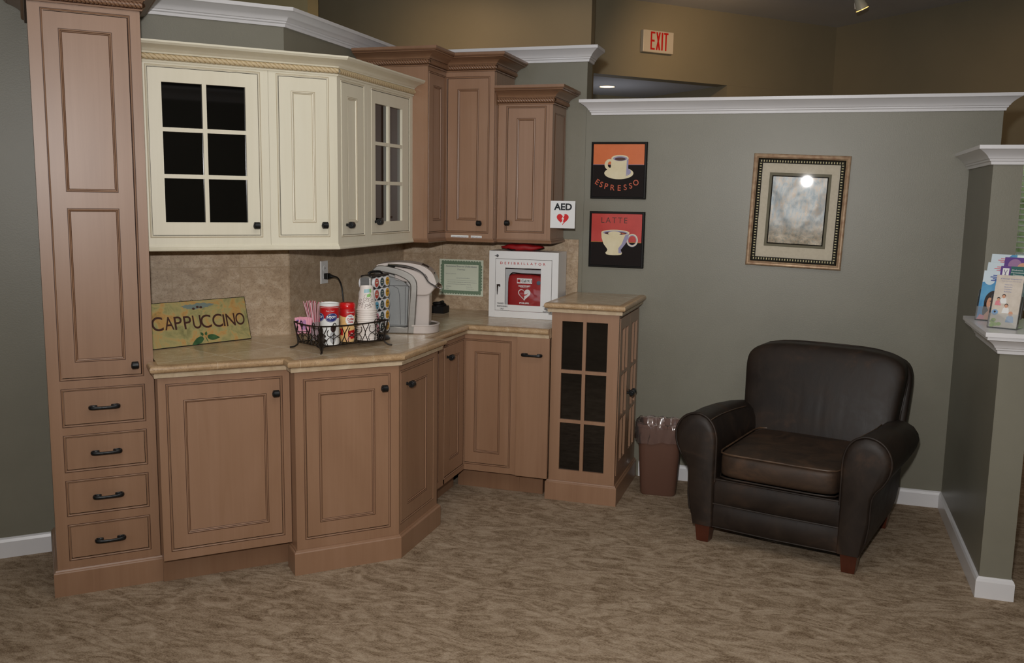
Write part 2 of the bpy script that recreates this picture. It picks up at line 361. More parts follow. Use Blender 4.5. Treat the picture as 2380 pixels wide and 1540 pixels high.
def smoothpath(pts, n=6):
    P = [Vector(p) for p in pts]; out = []
    for i in range(len(P)-1):
        p0 = P[max(i-1, 0)]; p1 = P[i]; p2 = P[i+1]; p3 = P[min(i+2, len(P)-1)]
        for k in range(n):
            t = k/n; out.append(.5*((2*p1)+(p2-p0)*t+(2*p0-5*p1+4*p2-p3)*t*t+(3*p1-p0-3*p2+p3)*t**3))
    out.append(P[-1]); return out
def spiral(c, r0, r1, a0, turns, n=28, plane='xz', y=0):
    o = []
    for k in range(n+1):
        t = k/n; r = r0+(r1-r0)*t; a = a0+turns*2*pi*t
        u, v = c[0]+r*cos(a), c[1]+r*sin(a); o.append((u, y, v) if plane == 'xz' else (y, u, v))
    return o
def pillow(mb, c, h, e=6, n=14, fn=None, mi=0):
    b0 = len(mb.v); idx = {}
    def vert(p):
        key = tuple(round(q, 5) for q in p)
        if key in idx: return idx[key]
        q = [abs(t)**e for t in p]; k = sum(q)**(-1/e); v = Vector((p[0]*k*h[0], p[1]*k*h[1], p[2]*k*h[2]))
        if fn: v = fn(v, h)
        mb.v.append((c[0]+v.x, c[1]+v.y, c[2]+v.z)); idx[key] = len(mb.v)-1; return idx[key]
    for ax in range(3):
        for sg in (-1, 1):
            for i in range(n):
                for j in range(n):
                    q = []
                    for (di, dj) in ((0, 0), (1, 0), (1, 1), (0, 1)):
                        u = sin((-1+2*(i+di)/n)*pi/2)*.5+(-1+2*(i+di)/n)*.5; v = sin((-1+2*(j+dj)/n)*pi/2)*.5+(-1+2*(j+dj)/n)*.5
                        p = [0, 0, 0]; p[ax] = sg; p[(ax+1) % 3] = u; p[(ax+2) % 3] = v; q.append(vert(p))
                    mb.f.append(tuple(q if sg > 0 else q[::-1])); mb.m.append(mi)
    return mb

# ------------------------------------------------------------ setting
JY = -2.365+4.41*S2
J = (-2.365, JY)
T = .12
def wall(name, pts, z0, z1, m=PAINT):
    return struct(MB().prism(pts, z0, z1).build(name, m))
RP = [(-9, -5), (7, -5), (7, 2.75), (-3.25, 13), (-9, 13)]
struct(MB().prism(RP, -.1, 0).build('floor', CARPET))
struct(MB().prism(RP, 3.23, 3.35).build('ceiling', CEILM))
mt = mitre([Vector(AP(-2.2, -4.41)), Vector(J), Vector((-2.365, 5.187)), Vector((-1.24, 5.187))])
P0 = Vector(AP(-2.2, -4.41)); Jv = Vector(J); P2 = Vector((-2.365, 5.187))
o0, oJ, o2 = P0-mt[0]*T, Jv-mt[1]*T, P2-mt[2]*T
wall('wall_left', [tuple(P0), J, tuple(oJ), tuple(o0)], 0, 2.40)
wall('wall_middle', [J, tuple(P2), tuple(o2), tuple(oJ)], 0, 2.40)
wall('wall_back', [tuple(P2), (-1.24, 5.187), (-1.24, 5.307), tuple(o2)], 0, 2.40)
wall('wall_right', [(-1.238, 5.182), (.87, 5.182), (.87, 5.31), (-1.238, 5.31)], 0, 2.10)
wall('wall_pony', [(.737, 4.012), (.855, 4.012), (.855, 4.52), (.737, 4.52)], 0, 1.079)
wall('wall_column', [(.737, 4.52), (.855, 4.52), (.855, 5.182), (.737, 5.182)], 0, 1.80)
def crownp(z0, h=.08, o=.07, back=-.12):
    pr = [(0, 0), (.010, 0), (.012, .012), (.018, .016), (.019, .022), (.024, .025)]
    pr += [(.024+(o-.024-.004)*(t**1.28), .025+(h*.78-.025)*(t**.86)) for t in (.15, .3, .45, .6, .75, .9, 1)]
    pr += [(o, h*.80), (o, h), (back, h)]
    return [(a, z0+b) for a, b in pr]
struct(MB().sweep(crownp(2.34), [tuple(P0), J, tuple(P2), (-1.24, 5.187), (-1.24, 5.307)]).build('trim_1', TRIM, smooth=28))
struct(MB().sweep(crownp(2.048), [(-1.197, 5.186), (-1.197, 5.182), (.869, 5.182), (.869, 5.31)]).build('trim_2', TRIM, smooth=28))
struct(MB().sweep(crownp(1.76, back=-.115), [(.737, 5.18), (.737, 4.52), (.855, 4.52), (.855, 5.18)]).build('trim_3', TRIM, smooth=28))
m = MB().sweep(crownp(1.008, .072, .058, back=-.03), [(.737, 4.52), (.737, 4.012), (.855, 4.012), (.855, 4.52)])
m.box(.670, .922, 3.945, 4.52, 1.079, 1.096)
struct(m.build('trim_4', TRIM, smooth=28))
bbp = [(0, 0), (.013, 0), (.013, .070), (.009, .082), (.003, .088), (0, .088)]
struct(MB().sweep(bbp, [tuple(P0), AP(-.003, -4.41)]).build('baseboard_left', TRIM))
struct(MB().sweep(bbp, [(-.87, 5.182), (.737, 5.182), (.737, 4.012), (.855, 4.012), (.855, 4.6)]).build('baseboard_right', TRIM))
# backsplash tile sheets
def splash(name, a, b, z1, m):
    A_, B_ = Vector(a), Vector(b); d = (B_-A_).normalized(); n = Vector((d.y, -d.x))*.010
    return struct(MB().prism([tuple(A_), tuple(B_), tuple(B_+n), tuple(A_+n)], .90, z1).build(name, m))
splash('trim_5', AP(.40, -4.41), J, 1.36, SPLASH_A)
splash('trim_6', (J[0], J[1]), (-2.365, 5.187), 1.36, SPLASH_D)
splash('trim_7', (-2.365, 5.187), (-1.262, 5.187), 1.352, SPLASH_B)
# the far room
PF = -6.68
def apq(a0, p0, a1, p1): return [AP(a0, p0), AP(a1, p0), AP(a1, p1), AP(a0, p1)]
wall('wall_far', apq(3.95, PF, 6.85, PF-.15), 2.61, 3.23, PAINT_FAR)
wall('wall_far_jamb', apq(5.566, PF-.001, 6.85, PF-.15), 0, 2.61, PAINT_FAR)
wall('wall_far_side', apq(5.566, PF-.15, 5.70, -8.1), 0, 2.61, PAINT_FAR)
wall('wall_far_back', apq(2.6, -7.99, 5.566, -8.12), 0, 2.61, PAINT_FAR)
struct(MB().prism(apq(2.6, PF-.15, 5.7, -8.12), 2.61, 2.70).build('ceiling_far', CEILM))
wall('wall_far_left', [(-1.70, 7.2), (-1.70, 7.32), (-6.5, 7.32), (-6.5, 7.2)], 0, 3.23, PAINT_FAR)
wall('wall_far_tan', [(-3.70, 6.4), (-3.70, 6.56), (-6.5, 6.56), (-6.5, 6.4)], 0, 3.23, PAINT_TAN)
# far right wall with the window
wa, wb, wz0, wz1 = -4.80, -3.55, .86, 2.06
wall('wall_far_right', apq(6.848, -11.6, 6.97, wa), 0, 3.23, PAINT_FAR)
wall('wall_far_right_sill', apq(6.848, wa, 6.97, wb), 0, wz0, PAINT_FAR)
wall('wall_far_right_head', apq(6.848, wa, 6.97, wb), wz1, 3.23, PAINT_FAR)
wall('wall_far_right_near', apq(6.848, wb, 6.97, 3.15), 0, 3.23, PAINT_FAR)
cx, cy = AP(6.90, (wa+wb)/2)
wn = thing('window_1', 'white framed window with horizontal blinds beyond the right column', 'window', (cx, cy, wz0), rad(-45)); wn['kind'] = 'structure'
hw = (wb-wa)/2; hh = wz1-wz0
m = MB().frame(-hw, hw, 0, hh, -hw+.04, hw-.04, [(.04, hh-.04)], -.02, .03); m.build('window_frame', TRIM, wn)
MB().box(-hw+.04, hw-.04, .004, .010, .04, hh-.04).build('pane', TG, wn)
m = MB()
for k in range(int((hh-.1)/.043)):
    z = .06+k*.043; b0 = len(m.v); m.box(-hw+.045, hw-.045, -.022, .022, -.001, .001); m.xf(Matrix.Translation((0, -.03, z)) @ Matrix.Rotation(rad(12), 4, 'X'), b0)
for x in (-.5, -.1, .3, .5): m.tube([(x, -.03, .05), (x, -.03, hh-.03)], .0012, 4)
m.build('blind', WHITEP, wn)
# rear partition with crown, reflected in the cabinet glass, and the closing walls of the front room
wall('wall_rear_right', apq(.55, 1.75, 5.5, 1.87), 0, 2.56)
struct(MB().sweep(crownp(2.50, h=.12, o=.10, back=-.1), [AP(5.5, 1.75), AP(.55, 1.75)]).build('trim_8', TRIM, smooth=28))
wall('wall_side_left', [(-9, -4.9), (-9, 13), (-8.9, 13), (-8.9, -4.9)], 0, 3.23)
wall('wall_side_right', [(6.95, -4.9), (6.95, 2.75), (7.05, 2.75), (7.05, -4.9)], 0, 3.23)
wall('wall_rear', [(-9, 12.9), (-9, 13), (-3.2, 13), (-3.2, 12.9)], 0, 3.23)
wall('wall_front', [(-9, -5), (7, -5), (7, -4.9), (-9, -4.9)], 0, 3.23)
# outdoors seen between the blind slats
OUT = flat('asphalt', (150, 150, 150), .9)
struct(MB().box(1.2, 30, 7.0, 40, -.35, -.30).build('ground', OUT))
for k, (x, y, r, lb) in enumerate(((3.5, 16.2, 1.9, 'round green tree outside the window, nearer the building'), (8.3, 18.0, 2.1, 'round green tree outside the window, farther across the road'))):
    t = thing('tree', lb, 'tree', (x, y, -.3))
    mm = MB(); pillow(mm, (0, 0, 2.6+r*.2), (r, r, r*.9), 2, 10, lambda v, h: v*(1+.18*sin(9*v.x)*cos(8*v.z+v.y*5))); mm.build('foliage', noisy('tree_leaves', (118, 145, 80), (205, 215, 165), (6, 6, 6), rough=.8), t, smooth=60)
    MB().lathe([(.12, 0), (.09, 1.8)], n=8).build('trunk', LEGM, t)
t = thing('car', 'silver parked car outside the blinds of the far window', 'car', (2.9, 12.4, -.3), rad(20))
m = MB(); m.extr([(-2, .25), (2, .25), (2.05, .7), (1.2, .85), (.7, 1.3), (-.9, 1.32), (-1.6, .88), (-2.05, .8)], -.8, .8); m.build('body', flat('car_paint', (190, 195, 200), .3, metal=.6), t, bevel=.05)
MB().extr([(1.0, .88), (.66, 1.24), (-.85, 1.26), (-1.35, .9)], -.81, .81).build('side_window', BLACK, t)
for x in (-1.25, 1.3):
    for y in (-.75, .75): MB().lathe([(.2, -.1), (.32, -.1), (.32, .1), (.2, .1)], (x, y, .32), 20, axis='y').build('wheel', BLACKM, t)

# ------------------------------------------------------------ cabinet builders (local: x right, -y outward, z up)
def bead(mb, rect, gl=1, wd=0):     # beaded ring around an opening, outer edge rect
    return mb.rings(rect, [(0, -.0003), (.0022, -.0003), (.0026, -.0014), (.0042, -.0024), (.0058, -.0014), (.0066, -.0004), (.009, .001), (.009, .02)], [gl, wd, wd, wd, wd, gl, 2])
def panel(mb, rect, gl=1, wd=0):    # recessed panel with moulded edge
    return mb.rings(rect, [(0, -.0003), (.0021, -.0003), (.0026, -.0008), (.0044, -.0012), (.0062, -.0004), (.0078, .0022), (.0098, .0028), (.0112, .0052), (.0128, .006)], [gl, wd, wd, wd, gl, wd, wd, gl], fill=wd)
def face_frame(par, x0, x1, z0, z1, ops, mats, name='face_frame'):
    hx0, hx1 = ops[0][0]+.009, ops[0][1]-.009
    m = MB().frame(x0, x1, z0, z1, hx0, hx1, [(o[2]+.009, o[3]-.009) for o in ops], 0, .02)
    for o in ops: bead(m, o)
    return m.build(name, mats, par)
def door(par, op, panels, mats, name='door', dy=.002, glass=None):
    x0, x1, z0, z1 = op[0]+.011, op[1]-.011, op[2]+.011, op[3]-.011
    m = MB()
    if panels:
        m.frame(x0, x1, z0, z1, panels[0][0], panels[0][1], [(p[2], p[3]) for p in panels], 0, .019)
        for p in panels: panel(m, p)
    elif glass:
        m.frame(x0, x1, z0, z1, glass[0], glass[1], [(glass[2], glass[3])], 0, .019)
    else: m.box(x0, x1, 0, .019, z0, z1)
    d = m.build(name, mats, par, loc=(0, dy, 0))
    if glass: muntins(d, glass, mats)
    return d
def muntins(d, g, mats, w=.017, y0=.0, y1=.016, cols=2, rows=3):
    m = MB(); gx0, gx1, gz0, gz1 = g
    for i in range(1, cols): x = gx0+(gx1-gx0)*i/cols; m.box(x-w/2, x+w/2, y0, y1, gz0, gz1)
    for j in range(1, rows): z = gz0+(gz1-gz0)*j/rows; m.box(gx0, gx1, y0+.0005, y1, z-w/2, z+w/2)
    m.build('muntin', mats, d)
    pane = MB().box(gx0-.004, gx1+.004, y1-.002, y1+.002, gz0-.004, gz1+.004)
    pane.build('glass_pane', GLASS, d)
_kn = {}
def knob(par, x, z, y=0):
    if 'k' not in _kn:
        m = MB().lathe([(.0075, 0), (.0075, -.003), (.005, -.005), (.005, -.017)][::-1], n=14, axis='y')
        m.lathe([(.0001, -.0125), (.0125, -.0125), (.0148, -.0105), (.0148, .0105), (.0125, .0125), (.0001, .0125)], (0, -.0255, 0), 22, axis='x')
        for s in (-1, 1): m.tube([(s*.0128, -.0255+r_*cos(a), r_*sin(a)) for r_, a in ((.0012+.0105*k/30, 1.2+k*.38) for k in range(31))], .0011, 5)
        o = m.build('knob', IRON, smooth=40); _kn['k'] = o.data; bpy.data.objects.remove(o)
    o = bpy.data.objects.new('knob', _kn['k']); COL.objects.link(o); o.parent = par; o.location = (x, y, z); return o
def pull(par, x, z, y=0):
    if 'p' not in _kn:
        half = [(.026, -.004, .0), (.034, -.001, 0), (.046, -.001, 0), (.0535, -.010, 0), (.052, -.021, 0), (.044, -.028, 0), (.030, -.031, 0), (.0, -.033, 0)]
        pts = smoothpath([(-a, b, c) for a, b, c in half] + [(a, b, c) for a, b, c in half[::-1][1:]], 4)
        n = len(pts); rr = []
        for i, p in enumerate(pts):
            t = abs(p[0])/.0535; rr.append((.0042, .0062+.0012*t) if True else 0)
        m = MB().tube(pts, rr, 10, rz=(0, 1, 0)); m.lathe([(.006, 0), (.006, -.004)], (.042, 0, 0), 10, axis='y'); m.lathe([(.006, 0), (.006, -.004)], (-.042, 0, 0), 10, axis='y')
        o = m.build('handle', IRON, smooth=50); _kn['p'] = o.data; bpy.data.objects.remove(o)
    o = bpy.data.objects.new('handle', _kn['p']); COL.objects.link(o); o.parent = par; o.location = (x, y, z); return o
WM = [WOOD, GLAZE, GAP]; CM = [CREAM, CGLAZE, CGLAZE]
def rope_on(path, o_, z, r, name, mat_, par, pitch=.0145):
    pts = off(path, o_); m = MB()
    for i in range(len(pts)-1):
        a = Vector((*pts[i], z)); b = Vector((*pts[i+1], z)); L = (b-a).length
        if L < .004: continue
        d = (b-a)/L; n1 = Vector((d.y, -d.x, 0)); n2 = Vector((0, 0, 1)); N = max(3, int(L/.0016)); K = 18; b0 = len(m.v)
        for j in range(N+1):
            t = j/N; ph = 2*pi*t*L/(pitch*3)
            for k in range(K):
                an = 2*pi*k/K; rr = r*(.76+.26*abs(cos(1.5*(an+ph)))**.8); q = a+d*(t*L)+n1*cos(an)*rr+n2*sin(an)*rr; m.v.append(tuple(q))
        for j in range(N):
            for k in range(K): m.f.append((b0+j*K+k, b0+j*K+(k+1) % K, b0+(j+1)*K+(k+1) % K, b0+(j+1)*K+k)); m.m.append(1 if abs(cos(1.5*(2*pi*(k+.5)/K+2*pi*(j+.5)/N*L/(pitch*3)))) < .30 else 0)
    return m.build(name, mat_, par, smooth=60)
def crown_wood(path, z0, h, o, mats, par, ropem, closeback=-.3):
    pr = [(0, 0), (.008, 0), (.010, .006), (.005, .010), (.005, .030), (.012, .032), (.014, .036), (.018, .037)]
    pr += [(.018+(o-.036)*(t**1.5), .037+(h*.70-.037)*(t**.8)) for t in (.15, .3, .45, .6, .75, .9, 1)]
    pr += [(o-.0165, h*.715), (o-.011, h*.735), (o-.0085, h*.775), (o-.0085, h*.80), (o-.004, h*.82), (o, h*.86), (o, h), (-.02, h)]
    pr = [(a, z0+b) for a, b in pr]
    mi = [1, 0, 1, 0, 1, 0, 1]+[0]*7+[1, 0, 0, 1, 0, 0, 0, 0]
    c = MB().sweep(pr, path, mis=mi).build('crown_molding', mats, par, smooth=28)
    rope_on(path, .009, z0+.021, .0118, 'rope_trim', [ropem, GLAZE], c)
    return c
RAILP = [(-.03, 0), (.006, 0), (.011, .003), (.012, .009), (.008, .014), (.004, .017), (.004, .024), (-.03, .024)]
def inv(par_loc, rz, pts):   # world xy points to local
    c, s_ = cos(-rz), sin(-rz); return [((x-par_loc[0])*c-(y-par_loc[1])*s_, (x-par_loc[0])*s_+(y-par_loc[1])*c) for x, y in pts]
R45, R90 = rad(45), rad(90)

# ------------------------------------------------------------ tall pantry
L0 = (*AP(0, -3.878), 0)
t = thing('pantry_cabinet', 'tall brown wood pantry cabinet with four drawers at the far left', 'cabinet', L0, R45)
x0, x1 = .014, .394
MB().box(x0, x1, .02, .525, .0, 2.26).build('carcass', WOOD, t, bevel=.001)
ops = [(.057, .360, .136, .284), (.057, .360, .317, .462), (.057, .360, .494, .642), (.057, .360, .673, .825), (.055, .3585, .856, 2.236)]
face_frame(t, x0, x1, .09, 2.26, ops, WM)
MB().sweep([(0, 0), (.015, 0), (.015, .094), (.012, .098), (.009, .1), (.007, .106), (0, .107)], [(x0, .525), (x0, 0), (x1, 0), (x1, .02)]).build('plinth', WOOD, t)
d = door(t, ops[4], [(.112, .294, .926, 1.515), (.112, .294, 1.575, 2.168)], WM); knob(d, .325, .906)
for o in ops[:4]:
    d = door(t, o, None, WM, 'drawer'); pull(d, (o[0]+o[1])/2, (o[2]+o[3])/2-.002)
crown_wood([(x0, .52), (x0, 0), (x1, 0), (x1, .52)], 2.254, .10, .085, [WOODR, GLAZE], t, WOODR)

# ------------------------------------------------------------ base cabinets
def base_cab(name, label, loc, rz, x0, x1, op, pan, kx, kz, cat='cabinet', side=None, depth=.6, z0=.115, z1=.862):
    t = thing(name, label, cat, loc, rz)
    MB().box(x0, x1, .02, depth, z0, z1).build('carcass', WOOD, t)
    face_frame(t, x0, x1, z0, z1, [op], WM)
    d = door(t, op, [pan], WM); knob(d, kx, kz)
    return t
t = base_cab('base_cabinet', 'brown base cabinet between the tall pantry and the projecting corner cabinet', (*AP(0, -3.776), 0), R45, .396, .911, (.425, .882, .150, .837), (.490, .817, .215, .768), .850, .769)
MB().box(.40, .93, .075, .5, 0, .115).build('toe_kick', WOODR, t)
# projecting angled corner cabinet
C0 = (-1.650, -1.650+3.696*S2)
t = thing('corner_base_cabinet', 'projecting angled brown base cabinet with two doors and a raised plinth', 'cabinet', (*C0, 0), 0)
fp = [AP(.913, -3.71), AP((C0[0]+C0[1])/S2-.008, -3.71), (C0[0]-.02, C0[1]+.012), (C0[0]-.02, 4.011), (-2.34, 4.011), (-2.34, 3.86), AP(.913, -4.38)]
MB().prism([(x-C0[0], y-C0[1]) for x, y in fp], .02, .862).build('carcass', WOOD, t)
aC = (C0[0]+C0[1])/S2
fa = face_frame(t, .912-aC, 0, .09, .862, [(.947-aC, 1.324-aC, .145, .832)], WM); fa.rotation_euler = (0, 0, R45)
d = door(t, (.947-aC, 1.324-aC, .145, .832), [(1.010-aC, 1.254-aC, .212, .769)], WM); d.rotation_euler = (0, 0, R45); knob(d, 1.290-aC, .771)
fd = face_frame(t, 0, 4.011-C0[1], .09, .862, [(.014, 3.966-C0[1], .145, .835)], WM); fd.rotation_euler = (0, 0, R90)
d = door(t, (.014, 3.966-C0[1], .145, .835), [(.085, 3.888-C0[1], .215, .767)], WM); d.rotation_euler = (0, 0, R90); knob(d, 3.667-C0[1]-.008, .767)
pl_ = [AP(.913, -3.80), AP(.913, -3.696), C0, (-1.650, 4.011), (-1.74, 4.011)]
MB().sweep([(-.02, 0), (.015, 0), (.015, .094), (.012, .098), (.009, .1), (.007, .106), (-.02, .107)], [(x-C0[0], y-C0[1]) for x, y in pl_]).build('plinth', WOOD, t)
# cabinets beyond the corner
t = thing('base_cabinet', 'brown base cabinet in the inner corner, turned sideways beside the projecting corner cabinet', 'cabinet', (-1.723, 4.013, 0), R90)
MB().box(0, .575, .02, .60, .115, .862).build('carcass', WOOD, t)
face_frame(t, .275, .575, .115, .862, [(.262, .56, .140, .838)], WM)
m = MB().frame(0, .262, .115, .862, .02, .198, [(.150, .835)], 0, .02); panel(m, (.02, .198, .150, .835)); m.build('fixed_panel', WM, t)
d = door(t, (.270, .560, .140, .838), [(.350, .486, .222, .772)], WM); knob(d, .312, .774)
MB().box(0, .60, .075, .5, 0, .115).build('toe_kick', WOODR, t)
t = thing('base_cabinet', 'narrow brown base cabinet facing forward below the defibrillator box', 'cabinet', (-1.735, 4.575, 0), 0)
MB().box(.012, .305, .02, .59, .115, .862).build('carcass', WOOD, t)
face_frame(t, .0, .306, .115, .862, [(.006, .273, .148, .836)], WM)
door(t, (.004, .273, .148, .836), [(.067, .212, .217, .770)], WM)
MB().box(-.05, .306, .075, .5, 0, .115).build('toe_kick', WOODR, t)
t = thing('pull_out_cabinet', 'flat-fronted brown pull-out cabinet with a bar handle beside the glass tower', 'cabinet', (-1.427, 4.575, 0), 0)
MB().box(0, .150, .0, .59, .117, .862).build('carcass', WOOD, t)
d = MB().box(.0015, .1765, -.020, -.001, .117, .8645).build('drawer_front', WOOD, t, bevel=.0015); pull(d, .086, .775, -.020)
MB().box(-.002, .13, .078, .5, 0, .117).build('toe_kick', WOODR, t)

# ------------------------------------------------------------ glass-sided tower
TX = (-1.252, -.898)
t = thing('glass_tower_cabinet', 'waist-high brown display cabinet with dark glass panes under its own stone top', 'cabinet', (TX[0], 4.60, 0), 0)
W_ = TX[1]-TX[0]
MB().box(.02, W_-.022, .0205, .575, .1, 1.010).box(0.0003, .02, .0197, .575, .1, 1.010).build('carcass', WOOD, t)
g = (.055, .296, .165, .956)
m = MB().frame(0, W_, .09, 1.010, g[0], g[1], [(g[2], g[3])], 0, .0195); f = m.build('front_panel', WOOD, t)
muntins(f, g, WOOD, .018)
# side (facing +x) with two mullioned doors
sd = MB().frame(.0198, .575, .09, 1.010, .030, .557, [(.145, .985)], 0, .02).build('side_frame', WOOD, t, loc=(W_, 0, 0), rot=(0, 0, R90))
for xa, lab in ((.031, 0), (.294, 1)):
    dd = MB().frame(xa, xa+.261, .150, .981, xa+.052, xa+.212, [(.215, .920)], -.003, .016).build('door', WOOD, t, loc=(W_, 0, 0), rot=(0, 0, R90))
    mm = MB(); mm.box(xa+.123, xa+.141, -.003, .013, .215, .920)
    for z in (.45, .685): mm.box(xa+.052, xa+.212, -.0025, .013, z-.009, z+.009)
    mm.build('muntin', WOOD, dd); MB().box(xa+.048, xa+.216, .013, .016, .21, .925).build('glass_pane', GLASS, dd)
    if lab: knob(dd, xa+.03, .55, -.003)
    else: knob(dd, xa+.238, .55, -.003)
MB().sweep([(-.02, 0), (.015, 0), (.015, .094), (.012, .098), (.009, .1), (.007, .106), (-.02, .107)], [(0, .1), (0, 0), (W_, 0), (W_, .575)]).build('plinth', WOOD, t)

# ------------------------------------------------------------ stone worktops
def noseprof(zt, o=.035):
    pr = [(.0, zt-.05), (.018, zt-.05), (.020, zt-.036), (.016, zt-.032)]; n2 = len(pr)
    pr += [(o-.015+.015*cos(a), zt-.0155+.0155*sin(a)) for a in [rad(-90+18*k) for k in range(11)]]
    pr += [(.0, zt)]
    return pr
cp = [AP(.401, -3.86), AP(.401, -3.776), AP(.912, -3.776), AP(.912, -3.696), C0, (-1.650, 4.011), (-1.723, 4.011), (-1.723, 4.575), (-1.254, 4.575)]
t = thing('worktop', 'continuous tan stone tiled worktop stepping around the base cabinets', 'worktop', (0, 0, 0))
pr = noseprof(.915)
MB().sweep(pr, cp, mis=[1, 1, 1]+[0]*12).build('bullnose_edge', [NOSE, NOSE2], t, smooth=40)
MB().prism([*cp, (-1.254, 5.176), (-2.354, 5.176), (-2.354, JY+.004), AP(.401, -4.399)][::-1], .863, .9149).build('tiled_surface', CTOP, t)
t = thing('worktop', 'small raised stone top on the glass tower cabinet', 'worktop', (0, 0, 0))
cp2 = [(TX[0], 5.170), (TX[0], 4.60), (TX[1], 4.60), (TX[1], 5.181)]
MB().sweep(noseprof(1.052, .036), cp2, mis=[1, 1, 1]+[0]*12).build('bullnose_edge', [NOSE, NOSE2], t, smooth=40)
MB().prism([(TX[0], 4.60), (TX[1], 4.60), (TX[1], 5.181), (TX[0], 5.170)], 1.0105, 1.0519).build('tiled_surface', CTOP, t)

# ------------------------------------------------------------ cream wall cabinets
CA, CX = -4.09, -2.03
CC = (CX, CX-CA*S2)                    # convex corner
aK = (CC[0]+CC[1])/S2
z0, z1 = 1.360, 2.112
t = thing('wall_cabinet', 'wide cream wall cabinet with a six-pane dark glass door beside the pantry', 'cabinet', (*AP(0, CA), 0), R45)
MB().box(.400, .917, .02, .31, z0, z1).build('carcass', CREAM, t)
op = (.424, .884, 1.393, 2.092); face_frame(t, .400, .917, z0, z1, [op], CM)
d = door(t, op, None, CM, glass=(.487, .822, 1.457, 2.025)); knob(d, .854, 1.445)
t = thing('corner_wall_cabinet', 'cream angled corner wall cabinet with two narrow panelled doors', 'cabinet', (*CC, 0), 0)
fp = [AP(.918, CA-.02), AP(aK-.009, CA-.02), (CX-.02, CC[1]+.009), (CX-.02, 4.063), (-2.352, 4.063), (-2.352, JY+.01), AP(.918, -4.396)]
MB().prism([(x-CC[0], y-CC[1]) for x, y in fp], z0, z1).build('carcass', CREAM, t)
op = (.951-aK, 1.182-aK, 1.393, 2.092)
f = face_frame(t, .918-aK, 0, z0, z1, [op], CM); f.rotation_euler = (0, 0, R45)
d = door(t, op, [(1.014-aK, 1.119-aK, 1.457, 2.024)], CM); d.rotation_euler = (0, 0, R45); knob(d, 1.152-aK, 1.447)
Y0 = CC[1]
op = (3.785-Y0, 4.018-Y0, 1.391, 2.090)
f = face_frame(t, 0, 4.024-Y0+.022, z0, z1, [op], CM); f.rotation_euler = (0, 0, R90)
d = door(t, op, [(3.848-Y0, 3.946-Y0, 1.456, 2.022)], CM); d.rotation_euler = (0, 0, R90); knob(d, 3.846-Y0-.012, 1.446)
t = thing('wall_cabinet', 'cream wall cabinet with a dark glass door turned toward the brown cabinets', 'cabinet', (CX, 4.046, 0), R90)
MB().box(.0175, .526, .02, .325, z0, z1).build('carcass', CREAM, t)
op = (4.085-4.046, 4.540-4.046, 1.391, 2.090); face_frame(t, .0005, .528, z0, z1, [op], CM)
d = door(t, op, None, CM, glass=(4.138-4.046, 4.450-4.046, 1.455, 2.021)); knob(d, 4.144-4.046-.010, 1.455)
cpath = [AP(.400, CA), CC, (CX, 4.572)]
t = thing('crown_molding', 'long cream crown molding with a tan rope bead above the cream wall cabinets', 'molding', (0, 0, 0))
pr = [(0, 2.100), (.008, 2.100), (.010, 2.106), (.004, 2.110), (.004, 2.132), (.012, 2.134), (.014, 2.140), (.020, 2.143)]
pr += [(.020+.045*(k/6)**1.4, 2.143+.020*(k/6)**.8) for k in range(1, 7)]+[(.068, 2.166), (.073, 2.171), (.073, 2.178), (-.05, 2.178)]
MB().sweep(pr, cpath).build('molding_profile', CREAM, t, smooth=28)
rope_on(cpath, .008, 2.121, .0120, 'rope_trim', [CROPE, flat('rope_groove_glaze', (172, 148, 108), .5)], t, pitch=.020)
t = tag(MB().sweep([(a, 1.337+b) for a, b in RAILP], cpath).build('light_rail', CREAM), 'thin cream light rail along the bottom of the cream wall cabinets', 'molding')

# ------------------------------------------------------------ brown wall cabinets
K1 = (-1.944, 4.575); KY = 4.830
t = thing('corner_wall_cabinet', 'tall brown inner-corner wall cabinet with two doors and rope crown', 'cabinet', (*K1, 0), 0)
MB().prism([(x-K1[0], y-K1[1]) for x, y in [(-2.352, 4.575), (-1.964, 4.575), (-1.964, 4.85), (-1.662, 4.85), (-1.662, 5.174), (-2.352, 5.174)]], 1.360, 2.262).box(-.403, -.02, -.0005, .0195, 1.36, 2.262).build('carcass', WOOD, t)
DW = KY-K1[1]
op = (.010, DW, 1.385, 2.232)
f = face_frame(t, 0, DW+.006, 1.36, 2.262, [op], WM); f.rotation_euler = (0, 0, R90)
d = door(t, op, [(.072, DW-.062, 1.452, 2.165)], WM); d.rotation_euler = (0, 0, R90)
x_ = -1.664-K1[0]
op = (.0, -1.690-K1[0], 1.385, 2.228)
m = MB().frame(-.004, x_, 1.36, 2.262, .006, op[1]-.009, [(op[2]+.009, op[3]-.009)], 0, .0195); bead(m, op); f = m.build('face_frame', WM, t, loc=(0, DW, 0))
d = door(t, op, [(-1.882-K1[0]+.004, -1.758-K1[0]+.004, 1.455, 2.163)], WM, dy=DW+.002); knob(d, -1.738-K1[0], 1.441)
kp = [(-.40, 0), (0, 0), (0, DW), (x_, DW), (x_, .60)]
crown_wood(kp, 2.253, .090, .080, [WOODR, GLAZE], t, WOODR)
MB().sweep([(a, 1.336+b) for a, b in RAILP], kp).build('light_rail', WOODR, t)
K3 = (-1.660, 4.890)
t = thing('wall_cabinet', 'short brown wall cabinet with one door, rightmost of the wall cabinets', 'cabinet', (*K3, 0), 0)
W3 = .307
MB().box(0, W3-.02, .02, .285, 1.36, 2.09).box(W3-.02, W3, .0, .285, 1.36, 2.09).build('carcass', WOOD, t)
op = (-1.615-K3[0], -1.388-K3[0], 1.392, 2.074)
m = MB().frame(0, W3-.0205, 1.36, 2.09, op[0]+.009, op[1]-.009, [(op[2]+.009, op[3]-.009)], 0, .0195); bead(m, op); m.build('face_frame', WM, t)
